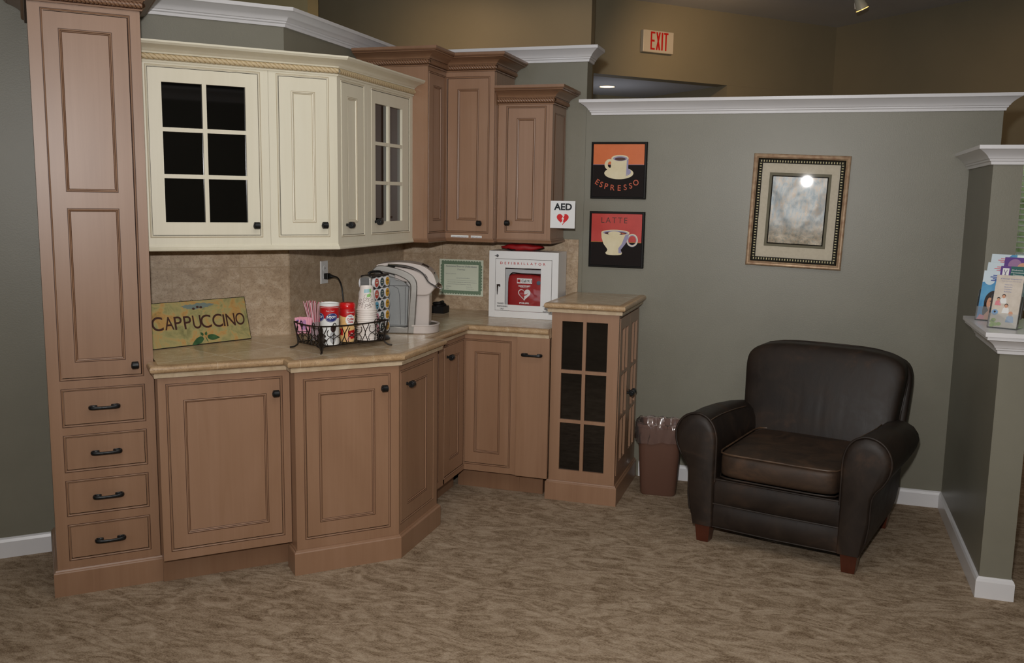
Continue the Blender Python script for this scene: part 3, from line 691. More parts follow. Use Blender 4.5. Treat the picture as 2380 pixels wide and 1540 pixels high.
d = door(t, op, [(-1.555-K3[0], -1.450-K3[0], 1.457, 2.010)], WM); knob(d, -1.595-K3[0], 1.445)
m = MB(); panel(m, (.05, .25, 1.43, 2.04)); m.build('side_panel', WM, t, loc=(W3+.0012, 0, 0), rot=(0, 0, R90))
kp = [(0, -.0), (W3, 0), (W3, .285)]
crown_wood(kp, 2.082, .094, .080, [WOODR, GLAZE], t, WOODR)
MB().sweep([(a, 1.336+b) for a, b in RAILP], kp).build('light_rail', WOODR, t)
# label stickers on the middle cabinet
def sticker(txt, x, w, lab):
    t = thing('label_sticker', lab, 'label', (x, KY-.0006, 1.3625), 0)
    MB().box(-w/2, w/2, -.0006, 0, -.0095, .0095).build('paper', WHITE, t); MB().text(txt, 0, 0, .0072, -.0009, w=w*.88).build('printed_text', flat('label_ink', (70, 90, 130), .6), t)
sticker('OFFICE EMERGENCY KIT', -1.857, .104, 'white label reading OFFICE EMERGENCY KIT below the corner wall cabinet door')
sticker('FIRST AID KIT', -1.759, .064, 'short white label reading FIRST AID KIT below the corner wall cabinet door')
# AED sign projecting from the cabinet side
t = thing('aed_sign', 'white AED sign with a red heart on the side of the wall cabinets', 'sign', (-1.352, 4.885, 1.497), 0)
m = MB().box(.002, .137, 0, .003, -.073, .073).box(-.0005, .002, 0, .018, -.073, .073); m.build('sign_plate', WHITEP, t)
MB().text('AED', .069, .042, .037, -.0008, w=.100, bold=.035).build('lettering', BLACK, t)
def heart(cx, cz, s, n=40):
    return [(cx+s*16*sin(a)**3/17, cz+s*(13*cos(a)-5*cos(2*a)-2*cos(3*a)-cos(4*a)+2)/17) for a in [2*pi*k/n for k in range(n)]]
MB().poly(heart(.069, -.026, .0355), -.0008).build('heart_symbol', flat('sign_red', (205, 20, 25), .4), t)
MB().poly([(.074, -.002), (.062, -.026), (.069, -.025), (.065, -.040), (.060, -.040), (.066, -.055), (.075, -.039), (.070, -.039), (.077, -.018), (.070, -.019), (.080, -.002)], -.0012).build('bolt_symbol', WHITE, t)

# ------------------------------------------------------------ wall signs and pictures
Z0M = Matrix.Identity(4)
def poster(name, label, cx, cz, S, bgcols, draw):
    t = thing(name, label, 'picture', (cx, 5.1815, cz), 0)
    h = S/2
    MB().rings((-h, h, -h, h), [(0, 0), (0, -.020), (.003, -.025), (.010, -.026), (.012, -.0225), (.014, -.022)], fill=0).build('frame', BLACKM, t)
    m = MB(); draw(m, lambda u, v: (-h+u*S, -h+v*S)); m.build('painted_picture', bgcols, t, loc=(0, -.0222, 0))
    return t
def ell(Pf, u, v, ru, rv, n=36, a0=0, a1=2*pi): return [Pf(u+ru*cos(a0+(a1-a0)*k/n), v+rv*sin(a0+(a1-a0)*k/n)) for k in range(n+(0 if abs(a1-a0-2*pi) < 1e-6 else 1))]
def ringpoly(m, Pf, u, v, r1, r2, y, mi, n=32):
    o = [Pf(u+r1[0]*cos(2*pi*k/n), v+r1[1]*sin(2*pi*k/n)) for k in range(n)]; i = [Pf(u+r2[0]*cos(2*pi*k/n), v+r2[1]*sin(2*pi*k/n)) for k in range(n)]
    m.add([(a, y, b) for a, b in o+i], [(k, (k+1) % n, n+(k+1) % n, n+k) for k in range(n)], mi)
ORG = noisy('painted_orange', (205, 98, 28), (216, 108, 44), (9, 9, 9), rough=.4); PBLK = flat('painted_black', (27, 20, 19), .6, spec=.15); PRED = noisy('painted_red', (178, 40, 30), (200, 62, 50), (7, 7, 7), rough=.4)
PCRM = noisy('painted_cream', (214, 200, 160), (226, 215, 182), (14, 14, 14), rough=.4); PLAV = flat('painted_lavender', (150, 145, 175), .4); PCOF = flat('painted_coffee', (70, 28, 22), .4); PLET = flat('painted_rust', (190, 82, 48), .4)
PYEL = flat('painted_ochre_line', (190, 130, 40), .4); PBLU = flat('painted_blue_line', (100, 120, 170), .4); PDRK = flat('painted_brown_letters', (78, 34, 20), .4)
def esp(m, P):
    m.poly([P(.04, .60), P(.955, .60), P(.955, .96), P(.04, .96)], 0, 0); m.poly([P(.04, .04), P(.955, .04), P(.955, .60), P(.04, .60)], 0, 1)
    m.poly([P(.04, .597), P(.955, .597), P(.955, .603), P(.04, .603)], -.0002, 7)
    m.poly(ell(P, .508, .452, .262, .105), -.0003, 2); m.poly(ell(P, .60, .475, .125, .072), -.0004, 3); m.poly(ell(P, .50, .465, .215, .075), -.00035, 2)
    ringpoly(m, P, .345, .602, (.098, .098), (.040, .055), -.0005, 2)
    body = [P(.368, .72), P(.362, .60), P(.362, .445)]+ell(P, .517, .445, .155, .055, 18, pi, 2*pi)+[P(.672, .60), P(.676, .72)]
    m.poly(body, -.0006, 2); m.poly([P(.645, .70), P(.640, .41), P(.672, .445), P(.676, .72)], -.0007, 3)
    m.poly(ell(P, .522, .715, .154, .056), -.0008, 2); m.poly(ell(P, .526, .708, .128, .042), -.0009, 3); m.poly(ell(P, .526, .700, .100, .028), -.0010, 4)
    for ch, u, v, r in (('E', .125, .295, -.55), ('S', .198, .252, -.32), ('P', .290, .222, -.18), ('R', .405, .200, -.06), ('E', .525, .195, .0), ('S', .632, .207, .08), ('S', .728, .235, .16), ('O', .820, .290, .3)):
        a, b = P(u, v); m.text(ch, a, b, .031, -.0006, 5, rot=r, bold=.012, sx=.95)
poster('espresso_picture', 'square black-framed picture of a white espresso cup on orange and black, upper of two', -1.041, 1.743, .314, [ORG, PBLK, PCRM, PLAV, PCOF, PLET, PYEL, PBLU], esp)
def lat(m, P):
    m.poly([P(.04, .455), P(.955, .455), P(.955, .96), P(.04, .96)], 0, 0); m.poly([P(.04, .04), P(.955, .04), P(.955, .455), P(.04, .455)], 0, 1)
    m.poly([P(.04, .452), P(.955, .452), P(.955, .459), P(.04, .459)], -.0002, 6)
    ringpoly(m, P, .790, .495, (.105, .118), (.068, .080), -.0003, 3); ringpoly(m, P, .790, .498, (.100, .112), (.080, .092), -.0004, 2)
    cup = [P(.225, .63), P(.232, .53), P(.27, .42), P(.33, .345), P(.345, .32), P(.335, .29), P(.312, .265), P(.318, .245)]+ell(P, .462, .243, .144, .022, 12, pi, 2*pi)+[P(.606, .245), P(.615, .265), P(.592, .30), P(.588, .32), P(.61, .35), P(.665, .42), P(.715, .53), P(.738, .63)]
    m.poly(cup, -.0005, 2); m.poly([P(.66, .58), P(.60, .42), P(.545, .35), P(.55, .26), P(.606, .265), P(.588, .32), P(.61, .35), P(.665, .42), P(.715, .53), P(.738, .63)], -.0006, 3)
    m.poly(ell(P, .482, .625, .257, .052), -.0007, 2); m.poly(ell(P, .482, .622, .225, .038), -.0008, 3); m.poly(ell(P, .484, .614, .20, .028), -.0009, 4)
    m.poly(ell(P, .465, .612, .115, .036), -.0010, 2); m.poly([P(.57, .625), P(.67, .608), P(.62, .598)], -.0011, 5)
    a, b = P(.455, .845); m.text('LATTE', a, b, .031, -.0006, 7, w=.148, sp=1.3)
poster('latte_picture', 'square black-framed picture of a white latte cup on red and black, lower of two', -1.041, 1.359, .314, [PRED, PBLK, PCRM, PLAV, PCOF, PLET, PYEL, PDRK], lat)

# ornate framed painting, hung slightly crooked
t = thing('framed_painting', 'large gold-framed garden painting under glass above the leather armchair', 'picture', (-.075, 5.181, 1.5355), rot=(0, rad(1.75), 0))
GOLD = noisy('aged_gold_leaf', (168, 132, 106), (212, 186, 154), (30, 30, 30), rough=.4, metal=.45); DGRN = flat('dark_green_frame_band', (34, 30, 21), .6, spec=.2); BEADG = flat('pale_gold_bead', (222, 212, 165), .4)
hw, hh = .2445, .2965
MB().rings((-hw, hw, -hh, hh), [(0, 0), (0, -.022), (.003, -.028), (.008, -.031), (.013, -.028), (.016, -.030), (.020, -.026), (.024, -.022)], mis=[0]*7).build('outer_molding', [GOLD], t, smooth=60)
MB().rings((-hw, hw, -hh, hh), [(.024, -.022), (.028, -.016), (.030, -.015), (.046, -.013), (.048, -.008)], mis=[0]*4).build('dark_band', DGRN, t)
m = MB()
def tick(x, z, hz):
    pillow(m, (x, -.0150, z), (.0026, .003, .0058) if hz else (.0058, .003, .0026), 3, 2)
n1, n2 = 31, 38
for k in range(n1):
    x = -hw+.040+(2*hw-.080)*k/(n1-1)
    for z in (-hh+.038, hh-.038): tick(x, z, True)
for k in range(1, n2-1):
    z = -hh+.038+(2*hh-.076)*k/(n2-1)
    for x in (-hw+.038, hw-.038): tick(x, z, False)
m.build('gold_beading', BEADG, t)
MAT1 = noisy('speckled_beige_mat', (186, 176, 156), (196, 187, 168), (80, 80, 80), rough=.6); MAT2 = flat('olive_inner_mat', (104, 98, 76), .6)
MB().frame(-hw+.046, hw-.046, -hh+.046, hh-.046, -hw+.088, hw-.088, [(-hh+.107, hh-.097)], -.006, -.003).build('beige_mat', MAT1, t)
MB().rings((-hw+.088, hw-.088, -hh+.107, hh-.097), [(0, -.006), (.001, -.0045), (.017, -.0045)]).build('olive_mat', MAT2, t)
m, nt, b = base('garden_path_print')
v = coords(nt, (1, 1, 1)); n1_ = noise(nt, coords(nt, (1, 1, .45)), 34, 9, .74, .4); n2_ = noise(nt, v, 80, 6, .75, 0)
sp = nd(nt, 'ShaderNodeSeparateXYZ'); nt.links.new(v, sp.inputs[0])
r1 = ramp(nt, [(.28, (84, 98, 106)), (.42, (112, 122, 126)), (.52, (136, 136, 132)), (.62, (150, 134, 116)), (.76, (168, 178, 184))]); nt.links.new(n1_, r1.inputs[0])  # pale flash haze is painted into these upper print colours
r2 = ramp(nt, [(.25, (60, 66, 44)), (.42, (92, 88, 70)), (.55, (132, 112, 84)), (.66, (90, 100, 86)), (.8, (190, 188, 160))]); nt.links.new(n2_, r2.inputs[0])
mr = nd(nt, 'ShaderNodeMapRange'); mr.inputs[1].default_value = -.03; mr.inputs[2].default_value = -.14; nt.links.new(sp.outputs[2], mr.inputs[0])
mx = nd(nt, 'ShaderNodeMix', data_type='RGBA'); nt.links.new(mr.outputs[0], mx.inputs[0]); nt.links.new(r1.outputs[0], mx.inputs[6]); nt.links.new(r2.outputs[0], mx.inputs[7]); nt.links.new(mx.outputs[2], b.inputs['Base Color'])
b.inputs['Roughness'].default_value = .36; b.inputs['Metallic'].default_value = .15
wn_ = noise(nt, v, 9, 2, .5); bump(nt, wn_, b, .5, .01)
PRINT = m
pw, ph0, ph1 = hw-.105, -hh+.124, hh-.115
mm = MB(); NX, NZ = 24, 32
for j in range(NZ+1):
    for i in range(NX+1):
        u, v_ = i/NX, j/NZ; cx_ = (u-.5)*2; cz_ = (v_-.5)*2
        mm.v.append((-pw+2*pw*u, -.002-.0016*(1-abs(cx_)**2.2)*(1-abs(cz_)**3)-.0012*sin(4*u*pi+1.2)*sin(2.6*v_*pi), ph0+(ph1-ph0)*v_))
for j in range(NZ):
    for i in range(NX): a = j*(NX+1)+i; mm.f.append((a, a+1, a+NX+2, a+NX+1)); mm.m.append(0)
mm.build('print', PRINT, t, smooth=80)
MB().rings((-pw-.004, pw+.004, ph0-.004, ph1+.004), [(0, -.0047), (.004, -.0060), (.006, -.0040)]).build('inner_fillet', DGRN, t)
MB().poly([(-hw+.045, -hh+.045), (hw-.045, -hh+.045), (hw-.045, hh-.045), (-hw+.045, hh-.045)], -.0105).build('glass', TG, t)

# certificate taped to the tile
t = thing('certificate', 'training certificate with a scalloped green border taped to the back tile', 'certificate', (-1.978, 5.1755, 1.1045), 0)
PAPER = flat('pale_certificate_paper', (214, 220, 200), .6); CGRN = noisy('green_engraved_border', (96, 120, 96), (124, 146, 120), (150, 150, 150), rough=.6); CINK = flat('certificate_ink', (70, 78, 92), .6)
MB().box(-.140, .140, -.0008, 0, -.108, .108).build('paper', PAPER, t)
m = MB(); m.rings((-.126, .126, -.094, .094), [(0, -.0011), (.016, -.0011)])
for (ax, L, o_) in (('x', .236, .092), ('z', .172, .124)):
    n = int(L/.0158)
    for k in range(n+1):
        q = -L/2+L*k/n
        for s in (-1, 1):
            if ax == 'z' and k in (0, n): continue
            c = (q, s*o_) if ax == 'x' else (s*o_, q); m.poly(circ(c[0], c[1], .0088, n=12), -.0012)
m.build('scalloped_border', CGRN, t)
m = MB()
for tx, x, z, h, w_ in (('Automated External Defibrillation', 0, .067, .0105, .200), ('Training', 0, .047, .010, .050), ('This is to certify that', -.066, .021, .0052, .066), ('Sterling Dental Excellence', .012, -.004, .006, .088), ('Has successfully completed the national skills evaluations', .006, -.029, .0052, .188), ('for Automated External Defibrillation Training.', -.012, -.041, .0052, .150), ('6/09/2012', -.080, -.055, .0048, .034), ('Safety Plus', .052, -.055, .0048, .040), ('Date', -.088, -.067, .0045, .016), ('Training Center', .058, -.067, .0045, .05)):
    m.text(tx, x, z, h, -.0015, w=w_, shear=.35)
m.box(-.095, .095, -.0014, -.0009, -.0172, -.0166); m.build('printed_text', CINK, t)

# leaning cappuccino sign
t = thing('cappuccino_sign', 'tan wooden CAPPUCCINO sign leaning on the tile at the left end of the worktop', 'sign', (0, 0, 0))
m, nt, b = base('aged_parchment_print')
n1_ = noise(nt, coords(nt, (1, 1, 1)), 13, 9, .70, .7); r1 = ramp(nt, [(.3, (112, 108, 68)), (.42, (150, 146, 98)), (.50, (172, 160, 108)), (.58, (190, 148, 88)), (.72, (140, 124, 74))]); nt.links.new(n1_, r1.inputs[0]); nt.links.new(r1.outputs[0], b.inputs['Base Color']); b.inputs['Roughness'].default_value = .4
PARCH = m
SW, SH, sy = .487, .196, -.0061
MB().box(-SW, 0, -.006, 0, 0, SH).build('board', [PARCH], t, bevel=.0008)
MB().rings((-SW, 0, 0, SH), [(-.0012, .0015), (-.0012, -.0062), (.0012, -.0062)]).build('dark_edge', BLACKM, t)
BRN = flat('sign_brown', (66, 38, 30), .5); GRN1 = noisy('painted_leaf', (30, 66, 36), (66, 104, 62), (40, 40, 40), rough=.5); GREYB = flat('painted_blue_grey', (118, 132, 126), .5)
m = MB(); x = -.425
for ch, px_, z, h, w_ in (('C', 155, .106, .062, .052), ('A', 272, .105, .058, .042), ('P', 365, .103, .058, .036), ('P', 462, .101, .058, .036), ('U', 560, .100, .060, .040), ('C', 655, .099, .060, .052), ('C', 780, .098, .060, .050), ('I', 851, .096, .054, .0085), ('N', 925, .096, .058, .046), ('O', 1032, .096, .056, .047)):
    xx = -(1122-px_)*.000455; w2 = w_
    m.text(ch, xx, z, h, -.0066, w=w2, bold=.006)
m.build('painted_letters', BRN, t)
m = MB()
for cx_, cz_, rx, rz in ((-.255, .168, .050, .010), (-.225, .172, .045, .012), (-.285, .172, .030, .008), (-.19, .173, .03, .006)): m.poly([(cx_+rx*(1+.15*sin(5*a))*cos(a), cz_+rz*(1+.2*sin(7*a))*sin(a)) for a in [2*pi*k/24 for k in range(24)]], -.0063-.0001*rx*10)
m.build('painted_wash', GREYB, t)
m = MB()
for cx_, cz_ in ((-.262, .160), (-.242, .166), (-.226, .164)): m.poly(circ(cx_, cz_, .007, .005, 14), -.0068)
m.build('painted_beans', BRN, t)
m = MB()
def leaf(m, x, z, L, w_, ang, y):
    pts = []
    for k in range(13): tt = k/12; pts.append((tt*L, w_*sin(pi*tt**.8)*.5))
    for k in range(12, -1, -1): tt = k/12; pts.append((tt*L, -w_*sin(pi*tt**.8)*.5))
    m.poly([(x+a*cos(ang)-b_*sin(ang), z+a*sin(ang)+b_*cos(ang)) for a, b_ in pts[1:-1]], y)
leaf(m, -.222, .030, .066, .026, rad(-8), -.0066); leaf(m, -.232, .030, .072, .028, rad(205), -.0066); leaf(m, -.235, .036, .022, .012, rad(130), -.0068); leaf(m, -.225, .036, .02, .012, rad(70), -.0069)
leaf(m, -.228, .034, .036, .004, rad(-70), -.0070)
m.build('painted_leaves', GRN1, t)
m = MB()
for x in (-.31, -.26): m.tube([(x+.007*cos(a), .002, SH+.006*sin(a)) for a in [pi*k/10 for k in range(11)]], .0008, 5)
m.build('hanging_wire', IRONB, t)
# bottom edge rises slightly to the right; top leans on the tile
psi, tl = rad(21), .052
br = Vector((*AP(.866, -4.322), .9160)); dA = Vector((1/S2, 1/S2, 0)); dP = Vector((1/S2, -1/S2, 0))
ux = dA*cos(psi)-dP*sin(psi); bk_ = -dA*sin(psi)-dP*cos(psi); uz = (bk_*tl+Vector((0, 0, .189))).normalized(); uy = uz.cross(ux)
Mx = Matrix((ux, uy, uz)).transposed().to_4x4(); Mx.translation = br+Vector((0, 0, .0))
t.matrix_world = Mx

# outlet, plug and cord
t = thing('wall_outlet', 'white duplex outlet plate on the travertine tile', 'outlet', (-2.3548, 4.197, 1.190), R90)
MB().rings((-.036, .036, -.058, .058), [(0, 0), (0, -.003), (.003, -.0055)], fill=0).build('cover_plate', WHITEP, t)
m = MB()
for z in (-.020, .020): m.extr([(a, z+b_) for a, b_ in circ(0, 0, .0165, .0145, 20)], -.0075, -.005)
m.build('receptacle', WHITEP, t)
m = MB()
for x in (-.006, .006): m.box(x-.001, x+.001, -.0079, -.0074, .016, .025)
m.poly(circ(0, .0, .002, n=10), -.0058); m.build('slots', BLACKM, t)
cord = MB().tube(smoothpath([(-2.300, 4.196, 1.171), (-2.27, 4.188, 1.165), (-2.245, 4.178, 1.130), (-2.235, 4.172, 1.085), (-2.225, 4.165, 1.03), (-2.215, 4.150, .97), (-2.20, 4.12, .925), (-2.16, 4.10, .9195), (-2.05, 4.12, .9195), (-1.99, 4.16, .9195)], 6), .0038, 8).build('power_cord', BLACK, smooth=60)
m = MB(); m.box(-2.346, -2.322, 4.180, 4.212, 1.156, 1.186); m.lathe([(.011, 0), (.010, .012), (.006, .022), (.005, .03)], (-2.322, 4.196, 1.171), 12, axis='x'); m.build('plug', BLACK, cord, bevel=.003)
t = tag(MB().tube(smoothpath([(-2.035, 4.93, .93), (-2.00, 4.95, .935), (-2.01, 4.99, .93), (-2.05, 4.96, .945), (-2.03, 4.93, .955), (-2.00, 4.97, .958), (-2.04, 4.985, .965), (-2.055, 4.945, .968), (-2.02, 4.94, .972), (-2.015, 4.975, .975)], 6), .011, 8).box(-2.075, -1.985, 4.915, 5.00, .9155, .955).build('power_adapter', BLACKM, smooth=50, bevel=.004), 'black power adapter wrapped in its cord behind the coffee machine', 'power adapter')

# ------------------------------------------------------------ defibrillator cabinet
t = thing('defibrillator_cabinet', 'white metal defibrillator cabinet with a window on the back worktop', 'cabinet', (-1.7085, 4.908, .9155), 0)
W_, H_, D_ = .4025, .373, .172
wx0, wx1, wz0, wz1 = .095, .303, .073, .281
dx0, dx1, dz0, dz1 = .037, .366, .038, .330
m = MB(); th = .0015
m.frame(0, W_, 0, H_, dx0, dx1, [(dz0, dz1)], 0, .002); m.box(0, .002, .002, D_, 0, H_); m.box(W_-.002, W_, .002, D_, 0, H_); m.box(.002, W_-.002, .002, D_, 0, .002); m.box(.002, W_-.002, .002, D_, H_-.002, H_); m.box(.002, W_-.002, D_-.002, D_, .002, H_-.002)
m.build('housing', WHITEP, t, bevel=.0006)
MB().box(dx0+.0, dx1-.0, .0045, .005, dz0, dz1).frame(dx0-.004, dx1+.004, dz0-.004, dz1+.004, wx0-.01, wx1+.01, [(wz0-.01, wz1+.01)], .0035, .0045).build('door_gap', GAP, t) if 0 else None
d = MB().frame(dx0+.002, dx1-.002, dz0+.002, dz1-.002, wx0, wx1, [(wz0, wz1)], -.0005, .003).build('door', WHITEP, t)
MB().box(wx0-.006, wx1+.006, .0032, .0042, wz0-.006, wz1+.006).build('window_pane', TG, d)
m = MB(); m.text('DEFIBRILLATOR', .197, .306, .0135, -.0009, w=.262, sp=1.8, bold=.012); m.build('red_lettering', RED, d)
m = MB()
for tx, x, z, w_ in (('TRAINED', .0695, .079, .040), ('RESPONDERS', .081, .063, .062), ('ONLY', .080, .049, .022), ('ALARM', .333, .074, .032), ('WILL', .335, .059, .022), ('SOUND', .334, .045, .030)): m.text(tx, x, z, .0088, -.0009, w=w_, bold=.02)
m.build('black_lettering', BLACK, d)
m = MB(); m.lathe([(.0045, .0), (.0045, -.010)], (.066, 0, .178), 12, axis='y'); m.extr([(.050, .186), (.070, .188), (.070, .180), (.059, .178), (.055, .130), (.052, .130)], -.013, -.008); m.build('handle', CHROME, d)
m = MB(); m.lathe([(.0075, -.001), (.0075, -.006), (.006, -.0075), (.0001, -.0075)][::-1], (.050, 0, H_-.027), 16, axis='y'); m.box(.036, .052, -.010, -.009, H_-.0285, H_-.0255); m.build('lock', CHROME, t)
# soft red case inside
t = thing('defibrillator_bag', 'red defibrillator case with a white heart seen through the cabinet window', 'medical case', (-1.7085+.20, 4.985, .918), 0)
m = MB(); pillow(m, (.004, 0, .122), (.104, .055, .120), 8, 8); m.build('case', REDF, t, smooth=60)
yb = -.0562
def front(x, z): return x-.2, z-.0025
m = MB(); a, b_ = front(.203, .208); m.rings((a-.044, a+.044, b_-.0145, b_+.0145), [(0, yb+.002), (0, yb-.0005), (.0015, yb-.001)], fill=0); m.build('call_label', WHITE, t)
m = MB(); m.text('Call 911', a+.012, b_, .0145, yb-.0016, w=.058, bold=.02); m.build('call_text', BLACK, t)
m = MB(); m.rings((a-.041, a-.024, b_-.008, b_+.008), [(0, yb-.0014), (.009, yb-.0014)], fill=0)
a, b_ = front(.203, .170); m2 = MB(); m2.text('HEARTSTART', a, b_+.010, .0085, yb-.001, w=.070, bold=.05); m2.text('DEFIBRILLATOR', a, b_+.0015, .0045, yb-.001, w=.046)
hh_ = heart(a, b_-.040, .0385); hi = heart(a, b_-.0398, .0335)
n = len(hh_); m2.add([(x, yb-.001, z) for x, z in hh_+hi], [(k, (k+1) % n, n+(k+1) % n, n+k) for k in range(n)])
m2.poly([p for p in hi if p[0] >= a-.0005], yb-.0011); m2.text('PHILIPS', a, .084-.0025, .009, yb-.001, w=.056, bold=.05)
m2.build('white_print', WHITE, t)
m.poly([(a-.022, b_-.050), (a-.006, b_-.039), (a-.005, b_-.043), (a+.006, b_-.034), (a+.007, b_-.038), (a+.026, b_-.028), (a+.008, b_-.045), (a+.007, b_-.041), (a-.004, b_-.050), (a-.006, b_-.046)], yb-.0015); m.build('red_print', RED, t)
m = MB(); m.tube(smoothpath([(-.092, -.03, .205), (-.088, -.04, .232), (-.072, -.04, .2475), (-.045, -.04, .247), (.0, -.04, .243), (.05, -.04, .2435), (.09, -.04, .236)], 5), (.0045, .002), 8); m.build('carry_strap', BLACKM, t, smooth=60)
m = MB().lathe([(.0115, yb+.002), (.0115, yb-.002), (.009, yb-.003), (.0001, yb-.003)][::-1], (.200-.115, 0, .198), 18, axis='y'); m.build('status_window', flat('status_lens', (90, 105, 120), .2), t)
# red pouch on top
mm = MB()
def pf(v, h):
    v.z *= 1-.70*(abs(v.x)/h[0])**2.5; v.z += .002*sin(9*v.x/h[0]); v.y *= 1-.3*(v.x/h[0])**2; return v
pillow(mm, (0, 0, .0195), (.124, .060, .0205), 3, 14, pf); 
t = thing('red_pouch', 'soft red zip pouch lying on top of the defibrillator cabinet', 'pouch', (-1.545, 5.01, 1.2885), rad(3))
mm.build('pouch_body', REDF, t, smooth=80)
MB().box(.012, .026, -.0560, -.0530, .022, .026).build('white_tag', WHITE, t)
MB().tube([(-.075, -.05, .010), (-.05, -.057, .005), (-.02, -.052, .008)], .003, 6).build('black_strap', BLACKM, t)

# ------------------------------------------------------------ coffee machine
t = thing('coffee_maker', 'silver and white single-serve coffee machine with a clear side tank on the worktop', 'coffee machine', (-1.816, 4.117, .9155), rad(17))
PINKW = flat('warm_white_plastic', (192, 182, 176), .28, coat=.3)
DGREY = flat('dark_display', (40, 38, 38), .15)
band = [(-.208, .306), (-.178, .331), (-.12, .325), (-.06, .311), (-.015, .289), (.004, .268), (.012, .245), (.012, .20), (.006, .10), (-.001, 0), (-.034, 0), (-.028, .10), (-.020, .20), (-.020, .238), (-.034, .259), (-.065, .277), (-.097, .289), (-.15, .300)]
sb = [(p.x, p.z) for p in smoothpath([(x, 0, z) for x, z in band[:10]], 3)]+[(p.x, p.z) for p in smoothpath([(x, 0, z) for x, z in band[10:]], 3)]
m = MB().extr(sb, 0, .030); m.build('side_frame', SILVER, t, smooth=30, bevel=.004)
MB().extr(sb, .160, .190).build('side_frame', SILVER, t, smooth=30, bevel=.004)
MB().extr([(-.210, 0), (-.026, 0), (-.026, .034), (-.05, .030), (-.10, .034), (-.210, .034)], .004, .186).build('base', SILVER, t, bevel=.004)
MB().extr([(-.205, .034), (-.10, .034), (-.034, .034), (-.026, .20), (-.026, .235), (-.04, .255), (-.07, .270), (-.15, .294), (-.205, .298)], .045, .17).build('rear_body', flat('grey_plastic', (172, 168, 163), .35), t)
MB().extr([(-.195, .036), (-.10, .036), (-.037, .036), (-.030, .20), (-.028, .230), (-.045, .25), (-.08, .268), (-.15, .285), (-.195, .288)], .003, .044).build('water_tank', CLEAR, t, bevel=.004)
m = MB()
for pts in ([(-.105, .0028, .235), (-.080, .0028, .222), (-.073, .0028, .19), (-.068, .0028, .045)], [(-.125, .0028, .236), (-.034, .0028, .236)], [(-.045, .0028, .23), (-.046, .0028, .045)]): m.tube(pts, .0011, 5)
m.build('tank_ridge', flat('tank_edge', (88, 88, 92), .3), t)
MB().extr([(-.024, .0), (.066, .0), (.070, .10), (.070, .195), (-.020, .195)], .034, .156).build('front_column', PINKW, t, bevel=.006)
hd = [(p.x, p.z) for p in smoothpath([(-.02, 0, .190), (.030, 0, .186), (.066, 0, .190), (.085, 0, .208), (.096, 0, .232), (.064, 0, .252), (.046, 0, .285), (-.010, 0, .312), (-.10, 0, .326)], 3)]+[(-.10, .26), (-.02, .25)]
MB().extr(hd, .018, .172).build('brew_head', PINKW, t, smooth=35, bevel=.006)
ld = [(p.x, p.z) for p in smoothpath([(-.19, 0, .325), (-.178, 0, .336), (-.12, 0, .345), (-.07, 0, .347), (-.01, 0, .342), (.039, 0, .330), (.075, 0, .307), (.093, 0, .282), (.106, 0, .245)], 3)]+[(p.x, p.z) for p in smoothpath([(.098, 0, .236), (.068, 0, .258), (.050, 0, .290), (-.010, 0, .318), (-.12, 0, .331)], 3)]
lid = MB().extr(ld, .022, .168).build('lid', PINKW, t, smooth=35, bevel=.007)
hp = [(-.13, .336), (-.06, .332), (-.005, .320), (.035, .298), (.055, .272), (.068, .253), (.102, .232)]
pp = smoothpath([(x, .016, z) for x, z in hp]+[(.116, .05, .224), (.118, .095, .222), (.116, .14, .224)]+[(x, .174, z) for x, z in hp[::-1]], 4)
MB().tube(pp, [(.0055, .012)]*len(pp), 8, rz=(0, 0, 1)).build('handle', CHROME, lid, smooth=60)
m = MB(); m.extr([(.028, .3375), (.060, .3205), (.0595, .319), (.0275, .336)], .060, .130); m.lathe([(.009, .003), (.009, -.003)], (.089, .095, .287), 16, axis='x'); m.build('display', DGREY, lid)
m = MB(); m.lathe([(.014, 0), (.012, -.018), (.009, -.025), (.0001, -.025)][::-1], (.050, .095, .188), 16); m.build('needle_housing', BLACK, t)
tr_ = [(-.01, .190)]+[(.045+.066*cos(a), .095+.094*sin(a)) for a in [rad(88-176*k/20) for k in range(21)]]+[(-.01, 0)]
tr_ = [(max(x, -.01), y) for x, y in tr_]
dt = MB().prism(tr_, 0, .038).build('drip_tray', PINKW, t, smooth=40, bevel=.004)
inn = [(.012+(x-.012)*.90, .095+(y-.095)*.90) for x, y in tr_]
m = MB(); m.add([(x, y, .0386) for x, y in inn], [tuple(range(len(inn)))]); 
m.build('grate', flat('dark_grate', (58, 56, 56), .3, metal=.5), dt)
m = MB().tube([(x, y, .040) for x, y in tr_], .0042, 6, closed=True); m.build('rim', PINKW, dt, smooth=60)
cord.parent = t; cord.matrix_parent_inverse = (Matrix.Translation(Vector((-1.816, 4.117, .9155))) @ Matrix.Rotation(rad(17), 4, 'Z')).inverted()

# ------------------------------------------------------------ pod carousel and pods
CXC, CYC = -1.922, 3.897
t = thing('pod_carousel', 'black and silver coffee pod carousel beside the coffee machine', 'rack', (CXC, CYC, .9155), 0)
MB().lathe([(.072, 0), (.074, .006), (.066, .014), (.030, .020), (.02, .022), (.02, .034)], n=40).build('base', BLACK, t, smooth=40)
MB().box(-.013, .013, -.070, .085, .034, .290).build('core', BLACK, t, bevel=.004)
m = MB(); m.extr([(-.028, .034), (.028, .034), (.028, .290)]+[(.028*cos(a), .290+.012*sin(a)) for a in [rad(18*k) for k in range(1, 10)]]+[(-.028, .290)], -.092, -.070)
m.build('front_panel', SILVER, t, smooth=40, bevel=.006)
MB().extr([(-.028, .034), (.028, .034), (.028, .296), (-.028, .296)], .085, .105).build('rear_panel', SILVER, t, bevel=.006)
MB().extr([(-.030, .294), (.030, .294), (.026, .304), (-.026, .304)], -.085, .100).build('top_cap', BLACK, t, bevel=.003)
